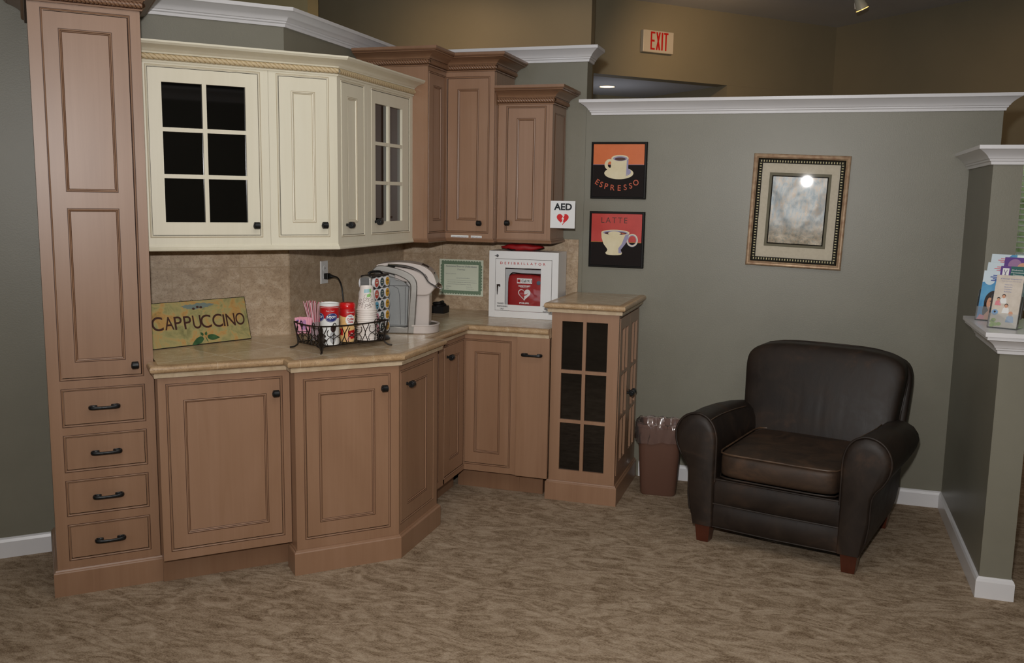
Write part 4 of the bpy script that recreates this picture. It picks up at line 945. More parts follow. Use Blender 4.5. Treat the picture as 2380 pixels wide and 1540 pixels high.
MB().tube(smoothpath([(-.018, -.02, .300), (-.018, -.016, .310), (-.008, .0, .315), (.014, .03, .315), (.02, .05, .300)], 4), (.006, .004), 8).build('top_handle', BLACK, t, smooth=50)
PODC = {'yellow': flat('yellow_foil', (214, 160, 30), .35), 'red': flat('red_foil', (188, 60, 45), .35), 'teal': flat('dark_teal_foil', (40, 70, 78), .35), 'blue': flat('sky_blue_foil', (88, 168, 205), .35), 'pink': flat('pink_foil', (205, 130, 150), .35)}
PRIM = flat('pod_rim_white', (222, 222, 224), .35); PINK_D = flat('foil_print_dark', (40, 50, 40), .5); PINK_L = flat('foil_print_light', (222, 214, 190), .5)
def pod(color):
    t = thing('coffee_pod', 'x', 'coffee pod', group='coffee pods on the carousel')
    MB().lathe([(.018, -.028), (.0225, -.002), (.0255, -.001), (.0255, .0012), (.0235, .0016)], n=26, axis='x').build('cup', PRIM, t, smooth=40)
    l = MB().lathe([(.0001, .0022), (.019, .0020), (.0195, .0014)][::-1], n=26, axis='x').build('foil_lid', PODC[color], t)
    m = MB()
    if color == 'yellow': m.box(.0022, .0027, -.011, .012, .001, .003); m.box(.0022, .0027, -.009, .009, .005, .008); m.box(.0022, .0028, .002, .007, -.014, -.007)
    elif color == 'teal': m.box(.0022, .0027, -.007, .007, .006, .008); m.box(.0022, .0027, -.009, .009, -.004, -.002)
    elif color == 'red': m.box(.0022, .0027, -.010, .010, -.003, .003); m.box(.0022, .0027, -.006, .006, .009, .011)
    else: m.box(.0022, .0027, -.006, .010, -.002, .004); m.box(.0022, .0028, .001, .008, -.014, -.006)
    m.build('print', PINK_L if color in ('teal', 'red') else PINK_D, t)
    return t
pz = [1.186, 1.133, 1.080, 1.027, .974]
rn = ['top', 'second', 'middle', 'fourth', 'bottom']
cols = [(3.838, ['red', 'red', 'blue', 'pink', 'pink']), (3.894, ['teal']*5), (3.950, ['yellow']*5)]
proto = {}
for y, cs in cols:
    for k, c in enumerate(cs):
        lab = '%s coffee pod in the %s row of the carousel, facing the coffee machine' % (c+'-lidded', rn[k])
        if c in proto: dup(proto[c], (-1.882, y, pz[k]), label=lab)
        else: p_ = pod(c); p_.location = (-1.882, y, pz[k]); p_['label'] = lab; proto[c] = p_
for k in (0, 1): dup(proto['teal'], (-1.962, 3.845, pz[k]-.004), label='coffee pod on the left side of the carousel, %s row, seen edge-on' % rn[k], rot=(0, 0, pi))

# ------------------------------------------------------------ wire basket with supplies
BX, BY, BR = -1.954, 3.635, rad(63.65)
def bl_(x, y): return (BX+x*cos(BR)-y*sin(BR), BY+x*sin(BR)+y*cos(BR))
t = thing('wire_basket', 'dark scrolled wire basket on curved feet holding coffee supplies', 'basket', (BX, BY, .9155), BR)
hx, hy, zf, zr = .166, .094, .026, .110
m = MB()
m.tube([(-hx, -hy, zf), (hx, -hy, zf), (hx, hy, zf), (-hx, hy, zf)], .0026, 6, closed=True)
for k in range(1, 16): x = -hx+2*hx*k/16; m.tube([(x, -hy, zf), (x, hy, zf)], .0014, 5)
for k in range(1, 8): y = -hy+2*hy*k/8; m.tube([(-hx, y, zf-.0015), (hx, y, zf-.0015)], .0014, 5)
m.build('floor_grid', IRONB, t)
rimx, rimy = hx+.010, hy+.010
def side(L, zc=0):
    pts = []
    return pts
m = MB()
def rimz(s): return zr+.006*(abs(s)**3)
pts = []
for (ax, ay, bx_, by_) in ((-1, -1, 1, -1), (1, -1, 1, 1), (1, 1, -1, 1), (-1, 1, -1, -1)):
    for k in range(16): u = k/16; x = (ax+(bx_-ax)*u)*rimx; y = (ay+(by_-ay)*u)*rimy; pts.append((x, y, rimz(2*u-1)))
m.tube(pts, .0030, 8, closed=True); m.build('rim', IRONB, t, smooth=60)
def scroll_panel(ax, ay, bx_, by_, n, nm):
    A_ = Vector((ax*hx, ay*hy, 0)); B_ = Vector((bx_*hx, by_*hy, 0)); L = (B_-A_).length; d = (B_-A_)/L; o_ = Vector(((ax+bx_)/2, (ay+by_)/2, 0)).normalized()
    m = MB(); w_ = L/n
    def Q(u, z): q = A_+d*u+o_*(.010*(z-zf)/(zr-zf)); return (q.x, q.y, z)
    for i in range(n):
        c = (i+.5)*w_; h = zr-zf
        m.tube([Q(c, zf), Q(c, zr)], .0019, 6)
        for s in (-1, 1):
            for zc, dr in ((zf+h*.24, 1), (zf+h*.70, -1)):
                rr = min(w_*.20, h*.21)
                m.tube([Q(c+s*(rr-rr*cos(a)), zc+dr*rr*sin(a)) for a in [rad(-35+24*k) for k in range(12)]], .0016, 5)
            m.tube([Q(c+s*w_*.5*(1-.30*abs(cos(pi*k/12))**2), zf+h*k/12) for k in range(13)], .0018, 6)
        m.tube([Q(c+.0085*cos(a), zr+.002+.013*sin(a)) for a in [2*pi*k/14 for k in range(14)]], .0018, 6, closed=True)
    return m.build(nm, IRONB, t, smooth=60)
scroll_panel(-1, -1, 1, -1, 3, 'scroll_side'); scroll_panel(1, 1, -1, 1, 3, 'scroll_side'); scroll_panel(1, -1, 1, 1, 2, 'scroll_end'); scroll_panel(-1, 1, -1, -1, 2, 'scroll_end')
for sx in (-1, 1):
    for sy in (-1, 1):
        pp = smoothpath([(sx*rimx, sy*rimy, zr+.004), (sx*(hx+.004), sy*(hy+.004), .075), (sx*(hx-.001), sy*(hy-.001), zf), (sx*(hx+.002), sy*(hy+.002), .015), (sx*(hx+.012), sy*(hy+.012), .005), (sx*(hx+.024), sy*(hy+.024), .0022)], 4)
        MB().tube(pp, [.0032+.0006*(k/len(pp)) for k in range(len(pp))], 7).build('leg', IRONB, t, smooth=60)
m = MB(); b0 = 0
prof = [(.118, .001), (.108, .009), (.098, .011), (.090, .007), (.084, .020), (.078, .026), (.070, .014), (.060, .030), (.052, .020), (.046, .010), (.040, .022), (.032, .026), (.026, .010), (.010, .005), (.0, .003)]
for z, w_ in prof:
    for s in (-1, -.5, 0, .5, 1): m.v.append((s*w_*.80, -.006-.006*(1-abs(s)**1.3)-.004*sin(z*25)-.002*cos(s*6), z-.008*abs(s)))
for i in range(len(prof)-1):
    for k in range(4): a = i*5+k; m.f.append((a, a+1, a+6, a+5)); m.m.append(0)
lf = m.build('leaf', IRONB, t, smooth=35, loc=(-rimx+.002, -rimy+.002, .006), rot=(0, 0, rad(-45)))
sm_ = lf.modifiers.new('thick', 'SOLIDIFY'); sm_.thickness = .002
# sugar canister
FZ = .9155+zf+.0028
t = thing('sugar_canister', 'red and white cardboard sugar canister in the wire basket', 'canister', (-1.951, 3.523, FZ), rad(28))
R_, Hc = .0405, .178
CW = flat('canister_white', (225, 225, 222), .45)
MB().lathe([(R_, 0), (R_, .112), (R_, .114), (R_, .168)], n=48, mis=[0, 0, 1, 1]).build('body', [CW, RED], t, smooth=40)
MB().lathe([(R_+.001, .166), (R_+.001, Hc), (R_-.002, Hc+.001), (R_-.004, Hc-.004), (.0001, Hc-.004)], n=48).build('lid', WHITEP, t, smooth=40)
def wrap(R, z0=0, e=.0006): return lambda x, z: ((R+e)*sin(x/R), -(R+e)*cos(x/R), z0+z)
NB = flat('navy_print', (34, 44, 110), .45)
m = MB()
for cx_ in (.010, -.050):
    for sc, mi, e in ((1.0, 0, .0005), (.90, 1, .0007), (.86, 0, .0009)):
        m.wdisc(wrap(R_, 0, e), cx_, .118, .027*sc, .019*sc, mi, 28, .12)
    m.text("N'JOY", cx_, .119, .015, 0, 1, w=.040, bold=.03, T=wrap(R_, 0, .0012), shear=.1)
m.build('oval_logo', [NB, WHITE], t)
m = MB(); m.text('Pure  Sugar', .004, .146, .0065, 0, w=.036, T=wrap(R_, 0, .0006), shear=.2)
for k in range(24):
    x = -.05+k*.0042; W = wrap(R_, 0, .0006); m.add([W(x, .160), W(x+.0026, .160), W(x+.0026, .162), W(x, .162)], [(0, 1, 2, 3)])
m.build('white_lettering', WHITE, t)
m = MB(); W = wrap(R_, 0, .0008); m.wdisc(W, .016, .070, .012, .015, 0)
m.wdisc(wrap(R_, 0, .0006), .014, .032, .014, .026, 1); m.build('spoon_picture', [flat('dark_coffee_print', (52, 28, 26), .4), flat('grey_print', (172, 172, 174), .45)], t)
# creamer
t = thing('creamer_bottle', 'orange creamer bottle with a red cap in the wire basket', 'bottle', (-1.917, 3.620, FZ), rad(30))
CR_ = noisy('cream_orange_label', (222, 176, 110), (232, 196, 138), (9, 9, 9), rough=.35)
rc = .0345
MB().lathe([(rc-.003, 0), (rc, .004), (rc, .060), (rc-.003, .075), (rc-.003, .088), (rc, .100), (rc, .118), (rc, .1181), (rc, .142), (rc-.002, .146)], n=44, mis=[0]*7+[1]*3).build('bottle', [CR_, RED], t, smooth=40)
MB().lathe([(rc, .146), (rc+.001, .150), (rc+.001, .163), (rc-.004, .171), (rc-.010, .1725), (.0001, .1725)], n=44).build('cap', flat('glossy_red_cap', (200, 24, 26), .25, coat=.4), t, smooth=40)
m = MB(); W = wrap(rc, 0, .0005)
m.wdisc(W, .012, .098, .022, .024, 0)
m.wstrip(W, lambda u: (.1185-.008*(1-u*u), .1215), -.045, .045, 1)
W2 = wrap(rc, 0, .0007); m.wstrip(W2, lambda u: (.014+.003*u, .052+.003*u), .001, .035, 1); m.wstrip(W2, lambda u: (.030, .060), -.038, -.022, 1)
m.wdisc(W2, .003, .014, .010, .010, 2)
m.build('label_shapes', [WHITE, RED, flat('peach_print', (225, 165, 130), .4)], t)
m = MB(); m.text('Coffee', .013, .102, .011, 0, w=.030, bold=.03, T=wrap(rc, 0, .001), rot=.06); m.text('mate', .014, .089, .010, 0, w=.022, bold=.03, T=wrap(rc, 0, .001)); m.build('red_lettering', RED, t)
m = MB(); m.text('Nestle', .012, .115, .0055, 0, w=.018, T=wrap(rc, 0, .001), bold=.02); m.build('blue_lettering', NB, t)
m = MB(); m.text('The Original', .012, .131, .0065, 0, w=.034, T=wrap(rc, 0, .0008)); m.text('The', .018, .039, .006, 0, w=.011, T=wrap(rc, 0, .0012)); m.text('Original', .018, .029, .0065, 0, w=.022, T=wrap(rc, 0, .0012)); m.build('white_lettering', WHITE, t)
# paper cups, a nested inverted stack
CUPM = noisy('white_paper_cup', (220, 212, 206), (226, 219, 213), (9, 9, 9), rough=.55)
def cup():
    return MB().lathe([(.0425, .0015), (.0445, .0), (.0455, .0018), (.0445, .0036), (.0425, .004), (.0285, .105), (.0285, .107), (.0275, .107), (.027, .102), (.0001, .102)], n=40).build('paper_cup', CUPM, smooth=40)
NC = 15; c0 = cup(); cx_, cy_ = -1.865, 3.705
for k in range(NC):
    o = c0 if k == 0 else c0.copy()
    if k: COL.objects.link(o)
    o.location = (cx_+.0008*sin(k*2.1), cy_+.0008*cos(k*1.7), FZ+k*.00945)
    nm = ['lowest', 'second', 'third', 'fourth', 'fifth', 'sixth', 'seventh', 'eighth', 'ninth', 'tenth', 'eleventh', 'twelfth', 'thirteenth', 'fourteenth'][k] if k < NC-1 else ''
    tag(o, ('upside-down white paper cup, %s counted up from the bottom of the stack' % nm) if k < NC-1 else 'topmost upside-down paper cup, printed with a green mug and brown swirls', 'cup', 'stacked paper cups in the basket')
top = o; Rt = .036
def cupw(e=.0005):
    def f(x, z):
        r = .0425-.0140*(z-.004)/.101+e; a = x/Rt+rad(28)
        return (r*sin(a), -r*cos(a), z)
    return f
Wc = cupw(); m = MB()
def quad(x0, x1, z0, z1, mi, W=Wc, sk=0):
    n = 6; m.add([W(x0+(x1-x0)*k/n, z0+sk*k/n) for k in range(n+1)]+[W(x0+(x1-x0)*k/n, z1+sk*k/n) for k in range(n+1)], [(k, k+1, n+2+k, n+1+k) for k in range(n)], mi)
quad(-.014, .014, .078, .094, 0, sk=.003); quad(.014, .024, .080, .097, 1)
m.wstrip(Wc, lambda u: (.0605+.0015*u, .0745+.0025*u), .000, .018, 1, 8)
Wl = cupw(.001)
def squig(pts, mi=2, r=.0007): m.tube([Wl(p.x, p.z) for p in smoothpath([(x, 0, z) for x, z in pts], 4)], r, 4, mi)
squig([(-.002, .072), (-.010, .068), (-.012, .060), (-.005, .056), (.0, .060)], 2); squig([(-.004, .056), (.008, .054), (.020, .060), (.019, .074)], 2)
for a, b_, s in ((-.010, .040, 1), (.004, .045, -1), (.014, .030, 1), (-.020, .028, -1), (.022, .044, 1), (-.002, .022, 1), (-.030, .044, 1), (-.034, .026, -1), (.010, .018, -1)):
    squig([(a+s*(.008-.0085*k/14)*cos(k*.55), b_+(.009-.0095*k/14)*sin(k*.55)) for k in range(13)]+[], 2)
for a, b_ in ((-.020, .017), (-.008, .013), (.004, .012), (.018, .017), (.026, .027), (-.014, .052), (.028, .040), (-.027, .034)):
    m.add([cupw(.0006)(a+.0024*cos(q), b_+.0016*sin(q)+.0008*cos(q)) for q in [2*pi*k/10 for k in range(10)]], [tuple(range(10))], 2)
m.build('printed_pattern', [flat('cup_print_blue', (150, 186, 194), .5), flat('cup_print_green', (134, 184, 108), .5), flat('cup_print_brown', (96, 62, 52), .5)], top)
# stirring straws in a clear glass
t = thing('straw_glass', 'small clear glass holding the stirring straws in the basket', 'glass', (-2.062, 3.597, FZ), 0)
MB().lathe([(.0001, .002), (.021, .002), (.0245, .082), (.0258, .082), (.0225, 0), (.0001, 0)], n=28).build('glass_body', CLEAR, t, smooth=40)
STR = flat('translucent_red_straw', (170, 52, 72), .3); STW = flat('pale_pink_straw', (226, 190, 196), .3)
random.seed(11); s0 = []
for k in range(26):
    a = 2*pi*k*.618; r = .0165*sqrt((k+.5)/26); ta = random.uniform(-1, 1); L = random.uniform(.158, .172)
    lean = Vector((cos(a)*r*.016*60+random.uniform(-.03, .03)-.018, sin(a)*r*.9+random.uniform(-.02, .02), 0))
    if not s0:
        m = MB().tube([(0, 0, 0), (0, 0, 1)], .0027, 6)
        for i in range(6): m.m[i] = i % 2
        s_ = m.build('stirring_straw', [STR, STW], smooth=60); s0.append(s_)
    else: s_ = s0[0].copy(); COL.objects.link(s_)
    v = Vector((cos(a)*r*2.6-.008, sin(a)*r*1.5, .165)).normalized()
    s_.rotation_euler = v.to_track_quat('Z', 'Y').to_euler(); s_.scale = (1, 1, L); s_.location = (-2.062+cos(a)*r*.55, 3.597+sin(a)*r*.55, FZ+.004)
    tag(s_, 'red and white striped stirring straw fanned out in the small glass', 'straw', 'stirring straws in the glass')
# sweetener packets in a wire holder
t = thing('packet_holder', 'small black wire holder for sweetener packets in the basket corner', 'holder', (-2.098, 3.553, FZ), rad(20))
m = MB()
for y in (-.014, .014):
    m.tube(smoothpath([(-.024, y, .042), (-.026, y, .020), (-.018, y, .002), (0, y, .0015), (.018, y, .002), (.026, y, .020), (.024, y, .042)], 4), .0015, 6)
m.tube([(-.024, -.014, .042), (.024, -.014, .042), (.024, .014, .042), (-.024, .014, .042)], .0015, 6, closed=True); m.tube([(0, -.014, .002), (0, .014, .002)], .0015, 6)
m.build('wire_frame', IRONB, t, smooth=60)
PKP = noisy('pink_packet_paper', (214, 140, 160), (226, 160, 178), (20, 20, 20), rough=.5); PKV = flat('violet_packet_print', (120, 84, 160), .5)
for k in range(3):
    t = thing('sweetener_packet', ['pink sweetener packet nearest the viewer in the wire holder', 'pink sweetener packet in the middle of the wire holder', 'pink sweetener packet at the back of the wire holder'][k], 'packet', (-2.098, 3.553, FZ+.028), rot=(rad(-6+3*k), rad(-5+5*k), rad(20)), group='pink sweetener packets')
    y = -.010+k*.008
    m = MB(); m.box(-.030+.003*k, .026+.003*k, y-.0026, y+.0026, .004, .076); m.build('paper', PKP, t, bevel=.0012)
    if k == 0:
        m = MB()
        for i in range(5): m.box(-.004+i*.0045, -.0015+i*.0045, y-.0032, y-.0028, .018+.003*(i % 2), .066-.004*(i % 3))
        m.box(-.022, -.012, y-.0032, y-.0028, .058, .066); m.build('violet_print', PKV, t)

# ------------------------------------------------------------ leather club armchair
t = thing('armchair', 'dark brown worn leather club armchair with rolled arms', 'armchair', (-.083, 4.154, 0), rad(-14.54))
def arm(s):
    prof = [(.280, .088), (.280, .30), (.280, .47), (.284, .52), (.300, .565), (.330, .597), (.370, .611), (.412, .604), (.448, .580), (.472, .540), (.478, .500), (.470, .455), (.448, .412), (.422, .380), (.408, .345), (.405, .29), (.404, .22), (.394, .15), (.374, .088)]
    cxm, czm = .35, .36; N = len(prof); m = MB()
    ys = [(-.018, .80), (-.014, .90), (-.006, .965), (.004, 1), (.03, 1.0), (.2, 1.0), (.4, 1.0), (.6, .99), (.70, .97)]
    for y, k in ys:
        for x, z in prof:
            f = max(0, (z-.33))/.28; drop = .052*(max(0, y-.05)/.65)**1.2*f
            if k < 1 and z < .13: kk = .5+.5*k
            else: kk = k
            dx = .022*sin(pi*min(max(y/.75, 0), 1))*f
            m.v.append((s*(cxm+(x-cxm)*kk+dx), y, czm+(z-czm)*(k if z > .13 else 1)-drop))
    for i in range(len(ys)-1):
        for k in range(N): m.f.append((i*N+k, i*N+(k+1) % N, (i+1)*N+(k+1) % N, (i+1)*N+k)); m.m.append(0)
    m.f.append(tuple(range(N))); m.m.append(0); m.f.append(tuple(range((len(ys)-1)*N, len(ys)*N))); m.m.append(0)
    a = m.build('arm', LEATHER, t, smooth=50, weld=True)
    loop = smoothpath([(s*x, -.001, z) for x, z in prof[1:18]], 3)
    MB().tube(loop, .0055, 8).build('welt', LEATHER, a, smooth=60)
    top = smoothpath([(s*(.300+.004), y, .574-.052*(max(0, y-.05)/.65)**1.2*.85) if 0 else (s*(.314+.022*sin(pi*min(y/.75, 1))*.9), y, .5845-.052*(max(0, y-.05)/.65)**1.2*.9) for y in (.004, .06, .15, .25, .35, .45, .55)], 3)
    MB().tube(top, .0028, 6).build('seam', WELT, a, smooth=60)
    return a
arm(-1); arm(1)
m = MB(); m.box(-.285, .285, .02, .66, .085, .30); m.build('seat_base', LEATHER, t, bevel=.006)
def bulge(m_, z0, z1, y0):
    n = 14
    for j in range(5):
        for i in range(n+1):
            u = i/n*2-1; v_ = j/4*2-1; m_.v.append((u*.292, y0-.010*(1-u**4)*(1-v_**4)-.003*(1-v_**2), z0+(z1-z0)*j/4+0))
    b0 = len(m_.v)-5*(n+1)
    for j in range(4):
        for i in range(n): a = b0+j*(n+1)+i; m_.f.append((a, a+1, a+n+2, a+n+1)); m_.m.append(0)
m = MB(); bulge(m, .198, .314, .006); m.box(-.292, .292, .006, .03, .198, .314); a = m.build('upper_rail', LEATHER, t, smooth=50)
m = MB(); bulge(m, .084, .196, .004); m.box(-.292, .292, .004, .03, .084, .196); b_ = m.build('lower_rail', LEATHER, t, smooth=50)
MB().tube([(-.290, -.003, .197), (0, -.008, .197), (.290, -.003, .197)], .004, 6).build('welt', LEATHER, b_, smooth=60)
MB().tube([(-.290, -.001, .086), (0, -.006, .084), (.290, -.001, .086)], .003, 6).build('bottom_seam', LEATHER, b_, smooth=60)
MB().tube([(-.286, -.001, .314), (0, -.004, .314), (.286, -.001, .314)], .004, 6).build('welt', LEATHER, a, smooth=60)
def sf(v, h):
    u = v.x/h[0]; w_ = v.y/h[1]; zz = v.z/h[2]
    if v.z > 0: v.z += .016*(1-u*u)*(1-w_*w_)
    if w_ < 0: v.y -= .014*(1-u*u)*(1-abs(zz)**2)
    return v
m = MB(); pillow(m, (0, .295, .385), (.272, .305, .060), 9, 14, sf); sc = m.build('seat_cushion', LEATHER2, t, smooth=80)
def loopc(z, e=.001):
    pts = []
    for k in range(64):
        a = 2*pi*k/64; c_, s_ = cos(a), sin(a); q = (abs(c_)**12+abs(s_)**12)**(-1/12); x = c_*q*(.270+e); y = .295+s_*q*(.303+e)
        if s_ < 0: y -= .005*(1-(x/.272)**2)
        pts.append((x, y, z))
    return pts
MB().tube(loopc(.4415), .0042, 6, closed=True).build('top_welt', WELT, sc, smooth=60)
MB().tube(loopc(.3285), .0042, 6, closed=True).build('bottom_welt', LEATHER, sc, smooth=60)
def bf(v, h):
    u = v.x/h[0]; zz = v.z/h[2]
    v.x *= 1+.06*max(0, zz+.2); 
    if v.z > 0: v.z -= .040*abs(u)**3.6*zz
    v.y += .13*(zz+1)/2*1.1
    if v.y < .1 and v.y-.13*(zz+1)/2*1.1 < 0:
        v.y -= .022*(1-u*u)*(1-zz*zz)
        v.y += -.0030*(.5+.5*sin(u*46+.6))**2*2*math.exp(-((u-.05)/.28)**2)*math.exp(-((zz+.15)/.40)**2)
    return v
m = MB(); pillow(m, (.0, .655, .600), (.372, .085, .270), 8, 44, bf); bk = m.build('backrest', LEATHER, t, smooth=80)
m = MB()
def bo(v, h):
    u = v.x/h[0]; zz = v.z/h[2]; v.x *= 1+.05*max(0, zz+.2)
    if v.z > 0: v.z -= .040*abs(u)**3.6*zz
    v.y += .11*(zz+1)/2; return v
pillow(m, (0, .745, .485), (.392, .045, .372), 9, 14, bo); ob = m.build('outer_back', LEATHER, t, smooth=80)
wl = []
for k in range(41):
    a = rad(-62+304*k/40); c_, s_ = cos(a), sin(a); q = (abs(c_)**7+abs(s_)**7)**(-1/7); u, zz = c_*q, s_*q
    x = u*.372*(1+.06*max(0, zz+.2)); z = zz*.270; z -= .040*abs(u)**3.6*zz if z > 0 else 0
    wl.append((x*1.003, .690+.143*(zz+1)/2, .600+z*1.003))
MB().tube(wl, .0045, 6).build('welt', LEATHER, bk, smooth=60)
for x, y in ((-.330, .035), (.330, .035), (-.330, .715), (.330, .715)):
    m = MB(); k = .037; kk = .028
    m.v = [(x-kk, y-kk, 0), (x+kk, y-kk, 0), (x+kk, y+kk, 0), (x-kk, y+kk, 0), (x-k, y-k, .09), (x+k, y-k, .09), (x+k, y+k, .09), (x-k, y+k, .09)]
    m.f = [(3, 2, 1, 0), (4, 5, 6, 7), (0, 1, 5, 4), (1, 2, 6, 5), (2, 3, 7, 6), (3, 0, 4, 7)]; m.m = [0]*6
    m.build('leg', LEGM, t, bevel=.003)

# ------------------------------------------------------------ waste bin
t = thing('waste_bin', 'brown plastic waste bin with a clear liner between the tower and the armchair', 'bin', (-.712, 4.915, 0), rad(4))
BINM = flat('brown_bin_plastic', (100, 71, 59), .4)
def srect(hx_, hy_, n=40, e=6): 
    o = []
    for k in range(n): a = 2*pi*(k+.5)/n; c_, s_ = cos(a), sin(a); q = (abs(c_)**e+abs(s_)**e)**(-1/e); o.append((c_*q*hx_, s_*q*hy_))
    return o
def loft(m, secs, n=40, capb=True, capt=False, mi=0):
    b0 = len(m.v)
    for hx_, hy_, z in secs:
        for x, y in srect(hx_, hy_, n): m.v.append((x, y, z))
    for i in range(len(secs)-1):
        for k in range(n): m.f.append((b0+i*n+k, b0+i*n+(k+1) % n, b0+(i+1)*n+(k+1) % n, b0+(i+1)*n+k)); m.m.append(mi)
    if capb: m.f.append(tuple(b0+k for k in range(n))[::-1]); m.m.append(mi)
    if capt: m.f.append(tuple(b0+(len(secs)-1)*n+k for k in range(n))); m.m.append(mi)
    return m
loft(MB(), [(.090, .066, 0), (.096, .072, .010), (.118, .088, .375), (.123, .093, .377), (.124, .094, .392), (.116, .086, .392), (.114, .084, .370), (.092, .066, .014)], capt=True).build('bin_body', BINM, t, smooth=40)
m = MB(); n = 120; random.seed(3)
LIN = thinglass('crinkled_clear_liner', (.93, .86, .84), body=.10, bodyc=(.62, .50, .46), rough=.14)
secs = [(.100, .070, .20), (.108, .078, .30), (.115, .085, .392), (.122, .092, .402), (.130, .100, .396), (.132, .102, .36), (.130, .100, .325), (.127, .098, .295)]
for i, (a, b_, z) in enumerate(secs):
    for k, (x, y) in enumerate(srect(a, b_, n, 5)):
        am = (.0035 if i > 3 else .003 if i < 2 else .0012); wob = am*(sin(k*.9+i*1.3)+.8*sin(k*2.3+i*2.1)+.5*sin(k*4.1-i)); r = sqrt(x*x+y*y)
        dz = (.007*sin(k*.21+.5)+.003*sin(k*.57)) if i == len(secs)-1 else .003*sin(k*.5+i)
        if i in (3,): dz = .004*sin(k*.7)
        m.v.append((x*(1+wob/r), y*(1+wob/r), z+dz))
for i in range(len(secs)-1):
    for k in range(n): m.f.append((i*n+k, i*n+(k+1) % n, (i+1)*n+(k+1) % n, (i+1)*n+k)); m.m.append(0)
m.build('liner_bag', LIN, t, smooth=50)
m = MB(); yb = -.0785
for pts in ([(.010, .215), (.022, .228), (.030, .222), (.038, .216), (.030, .212), (.036, .205), (.024, .208), (.012, .204), (.020, .212)], [(-.002, .240), (.006, .252), (.004, .238)], [(.012, .196), (.030, .200), (.042, .190), (.028, .186)]): m.add([(x, -(.0675+.055*z)-.0012, z) for x, z in pts], [tuple(range(len(pts)))])
m.build('sticker_residue', WHITE, t)

# ------------------------------------------------------------ exit sign, track light, recessed light
t = thing('exit_sign', 'white EXIT sign with red letters high on the far olive wall', 'sign', (*AP(4.770, PF), 2.907), R45)
MB().box(-.157, .157, -.045, 0, -.090, .090).build('housing', noisy('ivory_plastic', (196, 186, 168), (200, 190, 173), rough=.25), t, bevel=.006)
m = MB(); sw = .018
def glyph(m, x0, x1, strokes, z0=-.068, z1=.078):
    for a, b_, c_, d_ in strokes: m.box(x0+(x1-x0)*a, x0+(x1-x0)*b_, -.0462, -.0448, z0+(z1-z0)*c_, z0+(z1-z0)*d_)
glyph(m, -.083, -.038, [(0, .32, 0, 1), (.32, 1, .9, 1), (.32, .9, .45, .56), (.32, 1, 0, .1)])
m.add([(x, -.0462, z) for x, z in ((-.028, .078), (-.012, .078), (.018, -.068), (.002, -.068))], [(0, 1, 2, 3)]); m.add([(x, -.0463, z) for x, z in ((.002, .078), (.018, .078), (-.012, -.068), (-.028, -.068))], [(0, 1, 2, 3)])
m.box(.028, .044, -.0462, -.0448, -.068, .078); glyph(m, .052, .098, [(0, 1, .9, 1), (.34, .66, 0, .9)])
m.build('red_letters', flat('exit_red', (190, 22, 16), .3), t)
t = thing('track_light', 'white track spotlight glowing warm on the high far ceiling', 'spotlight', (.268, 7.93, 3.10), 0)
MB().tube([(-.045, .0, .13), (-.045, 0, .02), (-.040, 0, -.02)], (.009, .004), 8).build('bracket', WHITEP, t)
m = MB().lathe([(.018, .085), (.030, .07), (.046, .0), (.048, -.03), (.044, -.03), (.040, -.01)], n=24); m.xf(Matrix.Rotation(rad(-24), 4, 'Y') @ Matrix.Rotation(rad(12), 4, 'X')); sh = m.build('lamp_shade', flat('frosted_lamp_glass', (176, 178, 168), .25), t, smooth=50)
m = MB().tube([(.0445*cos(a), .0445*sin(a), -.024) for a in [2*pi*k/24 for k in range(24)]], .0042, 6, closed=True); m.xf(Matrix.Rotation(rad(-24), 4, 'Y') @ Matrix.Rotation(rad(12), 4, 'X')); m.build('lit_ring', flat('lit_warm_glass', (255, 200, 120), .4, emit=(255, 190, 100), es=5), sh)
t = thing('recessed_light', 'round recessed ceiling light glowing in the lower far ceiling', 'ceiling light', (-1.86, 8.572, 2.6105), 0)
MB().lathe([(.082, 0), (.082, -.004), (.070, -.005), (.068, 0)], n=36).build('trim_ring', WHITEP, t)
MB().lathe([(.0685, -.002), (.0001, -.0021)], n=36).build('lens', flat('lit_lens', (255, 230, 190), .5, emit=(255, 206, 140), es=14), t)

# ------------------------------------------------------------ brochures on the ledge
LZ = 1.0965
def rack(x, y, rz, label):
    t = thing('brochure_holder', label, 'holder', (x, y, LZ), rz)
    for k in range(3):
        z0, y0 = .004+.034*k, .038*k
        def sh(p): return (p[0], p[1]+.30*p[2], p[2])
        m = MB(); w_ = .0535
        for bx in ((-w_, w_, y0+.012, y0+.0135, z0, z0+.17), (-w_, w_, y0-.010, y0-.0085, z0, z0+.052 if 0 else z0+.055), (-w_, w_, y0-.010, y0+.0135, z0-.0015, z0), (-w_-.0012, -w_, y0-.010, y0+.0135, z0, z0+.125), (w_, w_+.0012, y0-.010, y0+.0135, z0, z0+.125)): m.box(*bx)
        m.v = [sh(p) for p in m.v]; m.build('pocket', ACRYL, t)
    MB().box(-.054, .054, -.011, .095, 0, .0018).build('base_plate', ACRYL, t)
    return t
rack(.745, 4.352, rad(-24), 'clear three-tier brochure holder at the far side of the white ledge')
rack(.752, 4.100, rad(-24), 'clear three-tier brochure holder at the near corner of the white ledge')
SKYB = noisy('sky_blue_print', (30, 120, 180), (110, 180, 215), (8, 8, 8), rough=.4); SKIN = flat('printed_skin', (205, 150, 120), .4); HAIR = flat('printed_dark_hair', (34, 24, 24), .4); PALE = flat('printed_pale_sky', (208, 222, 230), .4)
